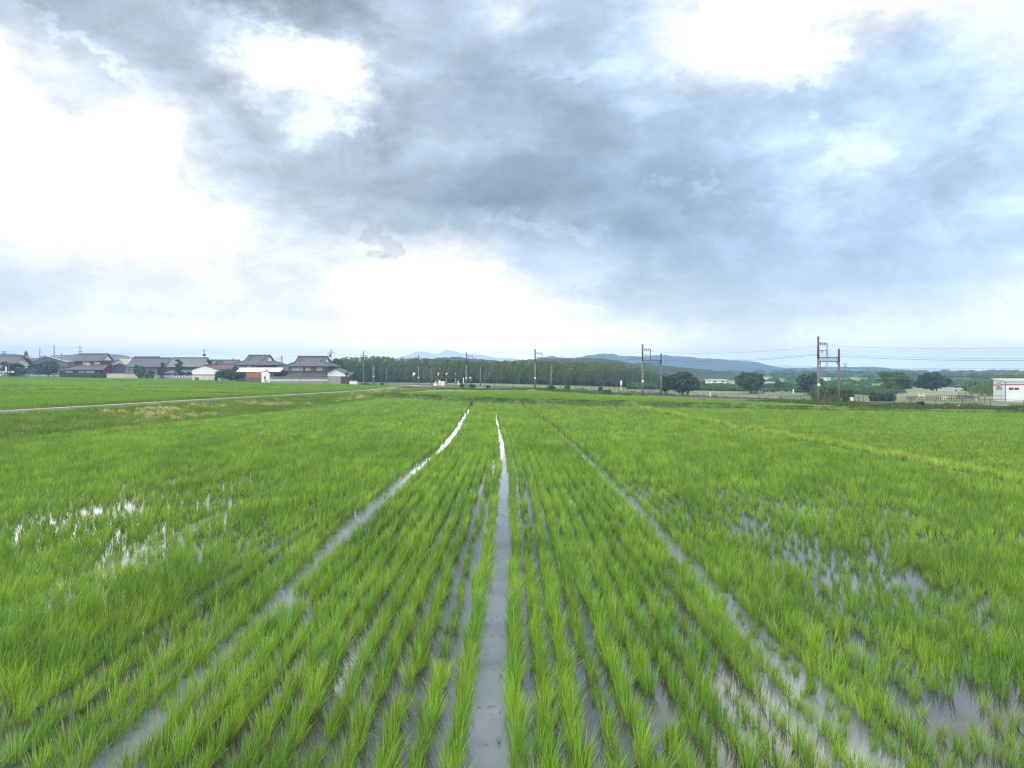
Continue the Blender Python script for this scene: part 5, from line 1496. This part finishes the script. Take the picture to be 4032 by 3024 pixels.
# lattice tower and pylon far off
def lattice(px, yt, yb, D, w, label, head, name='lattice_tower', cat='tower'):
    z = PZ(yb, D); e = empty(name, (PX(px, D), D, z), label, cat); H = PZ(yt, D) - z
    m = MB()
    for sx in (-1, 1):
        for sy in (-1, 1):
            m.tube((sx * w, sy * w, 0), (sx * w * .3, sy * w * .3, H), w * .09, n=4)
    for i in range(8):
        f0, f1 = i / 8, (i + 1) / 8
        for s in (-1, 1):
            m.tube((s * w * (1 - .7 * f0), -w * (1 - .7 * f0), H * f0), (-s * w * (1 - .7 * f1), -w * (1 - .7 * f1), H * f1), w * .05, n=4)
    m.build('lattice', M_STEEL, e)
    if head == 'dish': MB().tube((0, -.1, H * .78), (0, .3, H * .78), w * 1.25, n=16).build('antenna_ring', M_STEEL, e)
    else:
        for f in (.98, .86, .7): MB().box(-w * 2.6, w * 2.6, -.15, .15, H * f - .12, H * f + .12).build('crossarm', M_STEEL, e)
    return e
lattice(102, 1381, 1440, 420, .9, 'hazy round-headed telecom tower above the small tree', 'dish')
lattice(15, 1383, 1440, 420, .6, 'hazy small power pylon at the far left edge', 'arms', 'power_pylon', 'pylon')
lattice(3328, 1430, 1470, 900, 1.2, 'tiny far pylon on the hill right of the nearest portal', 'arms', 'power_pylon', 'pylon')
# small portal behind the roofs
D = 258; z = PZ(1500, D)
e = empty('signal_gantry', (PX(1110, D), D, z), 'dark post with a pale rectangular gantry frame between two roofs', 'gantry')
MB().tube((0, 0, 0), (0, 0, PZ(1401, D) - z), .17, n=8).build('pole', M_RUST, e)
g = MB(); H1, H2 = PZ(1412, D) - z, PZ(1424, D) - z; wx = PX(1110, D) - PX(1088, D)
g.tube((-wx, 0, PZ(1436, D) - z), (-wx, 0, H1), .06, n=5); g.tube((-wx, 0, H1), (0, 0, H1), .05, n=5); g.tube((-wx, 0, H2), (0, 0, H2), .05, n=5)
for f in (.2, .45, .7): g.tube((-wx * f, 0, H1), (-wx * f, 0, H1 - .4), .05, n=5)
g.build('frame', M_STEEL, e)

# ------------------------------------------------------------------ level crossing
def gate(px, yt, yb, label, lamp=True, mat2=M_BLACK):
    a = at(px, yb); H = PZ(yt, a.y) - a.z
    e = empty('crossing_post', a, label, 'crossing post', 'striped posts of the level crossing')
    n = 10
    s1 = MB(); s2 = MB()
    for i in range(n): (s1 if i % 2 else s2).tube((0, 0, H * .92 * i / n), (0, 0, H * .92 * (i + 1) / n), .13, n=8)
    p = s1.build('pole', M_YEL, e); s2.build('black_bands', M_BLACK, p)
    if lamp: MB().ball((0.1, -.1, H * .95), .2, .2, .2).build('lamp', M_WHITE, e)
    MB().box(-.34, .34, -.2, -.14, H * .60, H * .72).build('warning_light', M_BLACK, e)
    return e, H, a
gate(1725, 1470, 1521, 'striped crossing post with white lamp, left of the white cabinets')
gate(1757, 1469, 1521, 'black banded crossing post with white lamp, right of the white cabinets')
gate(1794, 1466, 1521, 'slim striped crossing post nearest the signal', False)
def drum(px0, px1, yt, yb, label, mat, name, cat):
    a = at((px0 + px1) / 2, yb); r = (px1 - px0) * a.y / F / 2; H = PZ(yt, a.y) - a.z
    e = empty(name, a, label, cat)
    MB().box(-r, r, 0, r * 1.5, 0, H * .9).build('body', mat, e)
    MB().prism([(-r, 0, H * .9), (r, 0, H * .9), (r * .7, 0, H), (-r * .7, 0, H)], (0, r * 1.5, 0)).build('lid', mat, e)
    MB().box(-r * .6, r * .6, -.03, -.004, H * .1, H * .8).build('door', M_PLAST, e)
drum(1727, 1735, 1498, 1520, 'slim white crossing cabinet behind the striped post', M_WHITE, 'relay_cabinet', 'cabinet')
drum(1737, 1750, 1501, 1520, 'wider white crossing cabinet with rounded lid', M_WHITE, 'relay_cabinet', 'cabinet')
drum(1706, 1722, 1508, 1521, 'low pinkish cabinet at the left of the crossing', M_CREAM, 'relay_cabinet', 'cabinet')
drum(3349, 3361, 1564, 1582, 'white equipment cabinet by the fence right of the nearest portal', M_WHITE, 'relay_cabinet', 'cabinet')
drum(3713, 3727, 1560, 1576, 'white rounded cabinet in front of the grassy mound', M_WHITE, 'cabinet', 'cabinet')
drum(3733, 3738, 1562, 1570, 'small white box right of the rounded cabinet', M_WHITE, 'cabinet', 'cabinet')
for px, yt, yb, lab in ((1715, 1501, 1520, 'short white post left of the striped crossing posts'), (1804, 1501, 1518, 'short white post right of the striped crossing posts'), (1825, 1488, 1512, 'white post with round sign near the third portal'),
                        (3124, 1533, 1549, 'short thick white post right of the cemetery'), (3775, 1600, 1607, 'tiny white marker post at the field edge below the mound')):
    a = at(px, yb); e = empty('marker_post', a, lab, 'post', 'white posts along the railway'); H = PZ(yt, a.y) - a.z
    MB().tube((0, 0, 0), (0, 0, H * .96), .11 if px != 3124 else .2, n=8).build('post', M_WHITE, e)
    MB().ball((0, 0, H * .95), .16, .16, .12).build('cap', M_PLAST, e)
a = at(1852, 1513); e = empty('railway_signal', a, 'black round railway signal on a post with a white square plate', 'signal'); H = PZ(1466, a.y) - a.z
MB().tube((0, 0, 0), (0, 0, H), .08, n=8).build('post', M_STEEL, e)
MB().tube((0, -.12, H * .85), (0, .05, H * .85), .42, n=16).build('signal_head', M_BLACK, e)
MB().box(-.18, .22, -.2, -.1, H * .5, H * .62).build('plate', M_WHITE, e); MB().box(-.45, .45, .0, .12, H * .3, H * .55).build('case', M_GREYC, e)
a = at(1632, 1516); e = empty('traffic_mirror', a, 'grey post with a round white mirror, left of the second portal', 'mirror'); H = PZ(1469, a.y) - a.z
MB().tube((0, 0, 0), (0, 0, H), .09, n=8).build('post', M_STEEL, e)
MB().tube((-.1, -.2, H * .94), (-.1, -.1, H * .94), .36, n=16).build('mirror', M_WHITE, e); MB().tube((-.35, -.15, H * .78), (-.35, -.08, H * .78), .16, n=12).build('small_mirror', M_WHITE, e)
# white board, bench, white pillar
a = at(2445, 1546)
e = empty('sign_board', a, 'tall white post with a small upright white board in the meadow', 'sign'); H = PZ(1498, a.y) - a.z
MB().tube((0, 0, 0), (0, 0, H - .5), .06, n=8).build('post', M_WHITE, e)
q = MB().box(-.15, .2, -.12, -.07, H - .85, H).build('board', M_WHITE, e); MB().ball((.02, -.13, H - .25), .07, .01, .09).build('mark', M_STEEL, q)
a = at(2412, 1551); e = empty('bench', a, 'small yellow bench left of the tall white board', 'bench')
MB().box(-.35, .35, -.12, .12, .33, .38).build('seat', M_YEL, e)
for x in (-.25, .2): MB().box(x, x + .05, -.1, .1, 0, .33).build('leg', M_YEL, e)
a = at(2798, 1565); e = empty('marker_pillar', a, 'thick white pillar with a bent side arm standing in the field edge', 'pillar'); H = PZ(1544, a.y) - a.z
MB().tube((.0, 0, 0), (0, 0, H), .11, n=10).build('pillar', M_WHITE, e); MB().tube((0, 0, H * .8), (-.28, 0, H * .72), .05, n=6).tube((-.28, 0, H * .72), (-.33, 0, H * .3), .05, n=6).build('side_arm', M_WHITE, e)

# ------------------------------------------------------------------ railway fence
def fence(name, pts, hgt, step, label, mat=M_STEEL, strands=6):
    a0 = Vector(pts[0]); e = empty(name, a0, label, 'fence')
    tot = 0; P = [Vector(p) - a0 for p in pts]
    m = MB()
    for a, b in zip(P, P[1:]):
        L = (b - a).length; n = max(1, round(L / step))
        for i in range(n):
            p = a.lerp(b, i / n)
            MB().tube(p, p + Vector((0, 0, hgt)), .035, n=5).build('post', mat, e)
        for k in range(strands):
            z = hgt * (.1 + .88 * k / (strands - 1)); m.tube(a + Vector((0, 0, z)), b + Vector((0, 0, z)), .006 if k < strands - 1 else .025, n=4, cap=False)
        nn = int(L / .35)
        for i in range(nn):
            m.tube(a.lerp(b, i / nn) + Vector((0, 0, .1 * hgt)), a.lerp(b, (i + 1.0) / nn) + Vector((0, 0, hgt * .97)), .005, n=3, cap=False)
    m.build('wire_mesh', mat, e)
fp = [at(2400, 1548), at(2700, 1560), at(3066, 1575), at(3400, 1592), at(3899, 1609), at(4032, 1614), at(4300, 1622)]
fence('wire_fence', fp, .95, 2.4, 'long grey wire mesh fence along the near side of the railway')
fp = [at(3440, 1573), at(3570, 1576), at(3800, 1584), at(3960, 1588)]
fence('mesh_fence', fp, .9, 2.2, 'low grey mesh fence in front of the playground and mound')
fp = [at(1910, 1528), at(2100, 1531), at(2360, 1547)]
fence('wire_fence', fp, 1.0, 2.6, 'thin wire fence in front of the bamboo grove by the fourth portal')
# teal screen, climbing frame, backstop, playground shed
a = at(3537, 1572); D = a.y; W = (3565 - 3537) * D / F; H = PZ(1547, D) - a.z
e = empty('mesh_screen', a, 'teal mesh screen panel left of the white slide', 'screen')
m = MB()
for i in range(9): m.box(W * i / 8 - .02, W * i / 8 + .02, 0, .04, 0, H)
for i in range(6): m.box(0, W, .041, .06, H * (.35 + .64 * i / 5) - .015, H * (.35 + .64 * i / 5) + .015)
m.build('mesh', M_TEAL, e); MB().box(-.06, .06, -.04, .1, 0, H * 1.03).build('post', M_TEAL, e); MB().box(W - .06, W + .06, -.04, .1, 0, H * 1.03).build('post', M_TEAL, e)
a = at(3628, 1573); D = a.y; k = D / F
e = empty('climbing_frame', a, 'white playground climbing frame with two ladders', 'climbing frame'); b0 = a.z
def pp(px, py): return ((px - 3628) * k, 0, PZ(py, D) - b0)
m = MB()
for A_, B_ in (((3613, 1570), (3622, 1558)), ((3622, 1558), (3635, 1558)), ((3635, 1558), (3643, 1570)), ((3628, 1558), (3628, 1572))): m.tube(pp(*A_), pp(*B_), .10, n=6)
m.build('frame', M_WHITE, e)
for s in ((3615, 3621), (3634, 3642)):
    m = MB(); m.tube(pp(s[0], 1568), pp(s[0] + 2, 1548), .04, n=5); m.tube(pp(s[1], 1568), pp(s[1] - 1, 1548), .04, n=5)
    for i in range(5): m.tube(pp(s[0] + .4 * i, 1567 - 4 * i), pp(s[1] - .2 * i, 1567 - 4 * i), .025, n=4)
    m.build('ladder', M_WHITE, e)
a = at(3774, 1578); D = a.y; k = D / F
e = empty('backstop', a, 'tall grey net backstop behind the low grey playground shed', 'backstop'); W = 56 * k; H = 32 * k
m = MB()
for i in range(15): m.tube((W * i / 14, 0, 0), (W * i / 14, 0, H), .012, n=4)
for i in range(8): m.tube((0, 0, H * i / 7), (W, 0, H * i / 7), .012, n=4)
m.build('net', M_STEEL, e)
for f in (0, .5, 1): MB().tube((W * f, .05, 0), (W * f, .05, H * 1.06), .05, n=6).build('post', M_STEEL, e)
h = House('playground_shed', 3795, 3858, 1579, at(3820, 1579).y - 1, 'low grey shed with sloping roof in front of the warehouse', 'shed')
h.walls(0, h.w, 0, 2.5, -.2, h.z(1563), M_WALLG)
MB().prism([(-.1, -.15, h.z(1563)), (h.w + .1, -.15, h.z(1563)), (h.w * .45, -.15, h.z(1560)), (h.w * .1, -.15, h.z(1557))], (0, 2.8, 0)).build('roof', M_ROOF, h.e)
h.block('door', h.w * .72, h.w * .82, -.04, -.004, 0, h.z(1568), M_WHITE)
# mound
a = at(3700, 1578)
rows = []
for i in range(31):
    px = 3500 + i * 16; row = []
    for j in range(9):
        D = a.y + 2 + j * 4.5; t = j / 8
        zt = PZ(interp([(3500, 1552), (3560, 1546), (3620, 1542), (3700, 1540.5), (3800, 1541), (3860, 1543), (3920, 1547), (3990, 1556)], px), a.y + 29)
        g = T(PX(px, D), D); f = math.sin(math.pi * min(t * .8 + .02, 1)) if t > 0 else 0
        row.append((PX(px, D), D, g - .05 + max(0, zt - g) * (sm(t / .75) if t < .75 else 1 - .5 * (t - .75))))
    rows.append(row)
strip('mound', rows, M_MOUND, 'low dry grassy mound in front of the round trees')
# cemetery
rg = random.Random(4)
GS = [2958, 2966, 2970, 2974, 2976, 2988, 2993, 2999, 3016, 3029, 3051, 3056, 3060, 3066, 3070, 3074, 3084, 3092, 3097, 3105, 3110, 3166, 3180, 3202, 3216]
proto = None
for i, px in enumerate(GS):
    yb = 1549 + (px - 2958) * .028 + rg.uniform(-1, 1); a = at(px, yb); hh = (rg.uniform(8, 14) if px < 3120 else rg.uniform(4, 7)) * a.y / F
    if proto is None or i % 4 == 0:
        e = empty('gravestone', a, 'x', 'gravestone'); w = .24
        st = MB().box(-w, w, -.2, .2, .3, 1).build('stone', M_STONE, e)
        bs = MB().box(-w * 1.6, w * 1.6, -.35, .35, 0, .3).build('plinth', M_STONE, e)
        proto = (e, st, bs)
    else:
        e = proto[0].copy(); COL.objects.link(e); e.location = a
        for c in proto[1:]:
            cc = c.copy(); COL.objects.link(cc); cc.parent = e
    e.scale = (rg.uniform(.7, 1.1), 1, hh)
    e['label'] = 'grey upright gravestone standing among others in the small cemetery' if px < 3120 else 'low grey gravestone behind the fence, left of the nearest portal'
    e['group'] = 'gravestones of the cemetery' if px < 3120 else 'low gravestones right of the cemetery'
h = House('shelter', 2986, 3018, 1550, at(3000, 1550).y - .5, 'small shelter with grey tiled roof among the gravestones', 'shelter')
h.gable(0, h.w, 0, 1.8, h.z(1535), h.z(1527), M_ROOF, .25)
h.walls(.25, h.w - .25, 1.5, 1.7, 0, h.z(1536), M_DWOOD, 'back_wall')
for x in (.1, h.w * .35, h.w * .68, h.w - .2): h.block('post', x, x + .12, .05, .17, 0, h.z(1535), M_STONE)
# far white factories
for i, (p0, p1, yt, yb, D, lab) in enumerate(((3019, 3060, 1505, 1518, 270, 'long low white building between the two round trees'), (3752, 3800, 1529, 1548, 230, 'white flat roofed building seen beside the bushy tree'), (2800, 2862, 1494, 1512, 290, 'long white factory right of the dark spreading tree'),
        (2725, 2765, 1468, 1484, 440, 'pale cream warehouse on the far flats'), (2800, 2826, 1484, 1494, 430, 'white hall with a shallow bright roof'), (2880, 2893, 1500, 1512, 285, 'small white house touching the broad round tree'), (3026, 3042, 1484, 1494, 430, 'small pale house in the hazy wood'), (3230, 3270, 1486, 1496, 440, 'far pale greenhouse row in the hazy wood'))):
    h = House('far_building', p0, p1, yb, D, lab, 'building')
    h.walls(0, h.w, 0, 9, -2, h.z(yt + 2), M_WHITE)
    r = h.block('roof', -.3, h.w + .3, -.3, 9.3, h.z(yt + 2), h.z(yt), M_SHEETR)
    n = max(2, int(h.w / 3))
    for q in range(n): h.block('window', h.w * (q + .3) / n, h.w * (q + .7) / n, -.05, -.004, h.z(yb) + (h.z(yt) - h.z(yb)) * .45, h.z(yb) + (h.z(yt) - h.z(yb)) * .65, M_GLASSD)

# white warehouse with maroon stripe
D = 150; b = frame_at(3958, 1583, D)
e = empty('warehouse', b, 'white warehouse with maroon stripe, pale metal roof and square red emblem', 'warehouse')
zt = PZ(1503, D) - b.z; Xr = 12.0
X0 = PX(3911, D + 12) - b.x      # far left corner of the side wall
m = MB()
zl = PZ(1493, D + 12) - b.z
m.prism([(0, 0, -.3), (Xr, 0, -.3), (Xr, 0, zt), (0, 0, zt)], (0, .2, 0))
m.quad((0, 0, -.3), (0, 0, zt), (X0, 12, zl), (X0, 12, -.3)); m.quad((0, .2, -.3), (X0 + .2, 12, -.3), (X0 + .2, 12, zl), (0.2, .2, zt))
m.quad((X0, 12, -.3), (X0, 12, zl), (Xr, 12, zl), (Xr, 12, -.3)); m.quad((Xr, 0, -.3), (Xr, 12, -.3), (Xr, 12, zl), (Xr, 0, zt))
m.build('wall', M_WHITE, e)
r = MB().prism([(-.25, -.3, zt + .02), (Xr + .3, -.3, zt + .02), (Xr + .3, 12.3, zl + .02), (X0 - .2, 12.3, zl + .02)], (0, 0, .14)).build('roof', M_SHEETR, e)
g = MB()
for i in range(40): g.tube((-.2 + i * .31, -.32, zt + .17), (-.2 + i * .31 + (X0 + .1) * (1 - i / 40), 12, zl + .17), .035, n=4)
g.build('roof_rib', M_SHEETR, r)
def wf(px, py): return (px - 3958) * D / F, PZ(py, D) - b.z
xa, z1 = wf(3958, 1512.5); xb, z0 = wf(4100, 1516.5)
MB().box(0.02, Xr, -.03, -.004, z0, z1).build('stripe', M_REDP, e)
dirv = Vector((X0, 12, 0)).normalized(); nrm = Vector((dirv.y, -dirv.x, 0)) * -1
if nrm.x > 0: nrm = -nrm
def side(px0, px1, py0, py1, mat, name, parent=None, out=.03):
    """panel on the side wall between photo columns, found by walking along the wall"""
    def along(px):
        lo, hi = 0.0, 1.0
        for _ in range(40):
            t = (lo + hi) / 2; X = b.x + X0 * t; Y = D + 12 * t
            if CX + X / Y * F > px: lo = t
            else: hi = t
        return t
    ta, tb = along(px0), along(px1)
    P = []
    for t, py in ((ta, py1), (tb, py1), (tb, py0), (ta, py0)):
        Y = D + 12 * t; P.append(Vector((X0 * t, 12 * t, PZ(py, Y) - b.z)) + nrm * .004)
    return MB().prism(P, nrm * out).build(name, mat, parent or e)
side(3912, 3927, 1514, 1518, M_REDP, 'stripe'); side(3942, 3957, 1512.6, 1516.6, M_REDP, 'stripe')
em = side(3927.5, 3940, 1507.5, 1523, M_REDP, 'emblem', out=.06)
side(3930.5, 3932, 1510, 1520.5, M_PLAST, 'emblem_stroke', out=.08); side(3935.5, 3937, 1510, 1520.5, M_PLAST, 'emblem_stroke', out=.08)
side(3930, 3938, 1511, 1512.2, M_PLAST, 'emblem_stroke', out=.075); side(3930, 3938, 1515, 1516.2, M_PLAST, 'emblem_stroke', out=.075)
for p in (3924, 3932, 3940): side(p, p + 3.6, 1525, 1535, M_GLASSD, 'window')
for p0, p1 in ((3972, 3990), (3994, 4012)):
    x0, z1 = wf(p0, 1526.5); x1, z0 = wf(p1, 1535)
    f = MB().box(x0, x1, -.04, -.004, z0, z1).build('window', M_STEEL, e); MB().box(x0 + .04, x1 - .04, -.06, -.041, z0 + .04, z1 - .04).build('pane', M_GLASSD, f)
MB().box(-.06, .06, -.08, -.004, 0, zt).build('corner_trim', M_STEEL, e)

# ------------------------------------------------------------------ bunds across the left paddies
for seq, lab in (([(-60, 1534), (0, 1536), (260, 1530), (520, 1534), (760, 1541), (1000, 1546)], 'pale grassy bund nearest the farm road in the left paddies'), ([(-60, 1512), (0, 1513), (420, 1518), (620, 1521), (940, 1524), (1100, 1526)], 'thin pale bund across the middle of the left paddies')):
    pts = []
    px = seq[0][0]
    while px < seq[-1][0]:
        a = at(px, interp(seq, px), .35)
        pts.append(mkpt(a.x, a.y, a.z + .05, rr_.uniform(0, 6.28), rr_.uniform(.9, 1.3), rr_.gauss(-.25, .2), (0, 0), 1.6))
        px += 5
    scatter('bund_grass', pts, P_YEL, lab, 'grass')
# floating clods and straw in the near water
m = MB(); rc = random.Random(8)
for i in range(160):
    y = rc.uniform(6.5, 24); x = rc.choice((-.3 + rc.gauss(0, .2), rc.uniform(-7, 8), rc.uniform(-7, 8)))
    s = rc.uniform(.01, .035); an = rc.uniform(0, 3.14)
    m.ball((x, y, .002), s, s * .7, s * .35, 6, 4)
    if i % 2:
        L = rc.uniform(.04, .12); m.tube((x + .1, y, .006), (x + .1 + L * math.cos(an), y + L * math.sin(an), .010), .003, n=4)
tag(m.build('debris', surf('wet_clod', (.09, .075, .05), (.2, .18, .12), 4, .6)), 'small mud clods and straw bits lying in the paddy water', 'debris', kind='stuff')

# ------------------------------------------------------------------ haze
def haze():
    m, nt, out = base_mat('haze')
    v = nd(nt, 'ShaderNodeVolumePrincipled')
    v.inputs['Color'].default_value = (.42, .68, 1.0, 1)
    v.inputs['Density'].default_value = HAZE
    v.inputs['Anisotropy'].default_value = 0.0
    lk(nt, v.outputs[0], out.inputs['Volume'])
    o = MB().box(-3700, 3700, -200, 3700, -6, 92).build('haze', m)
    tag(o, 'thin blue haze over the whole plain', kind='stuff')
haze()
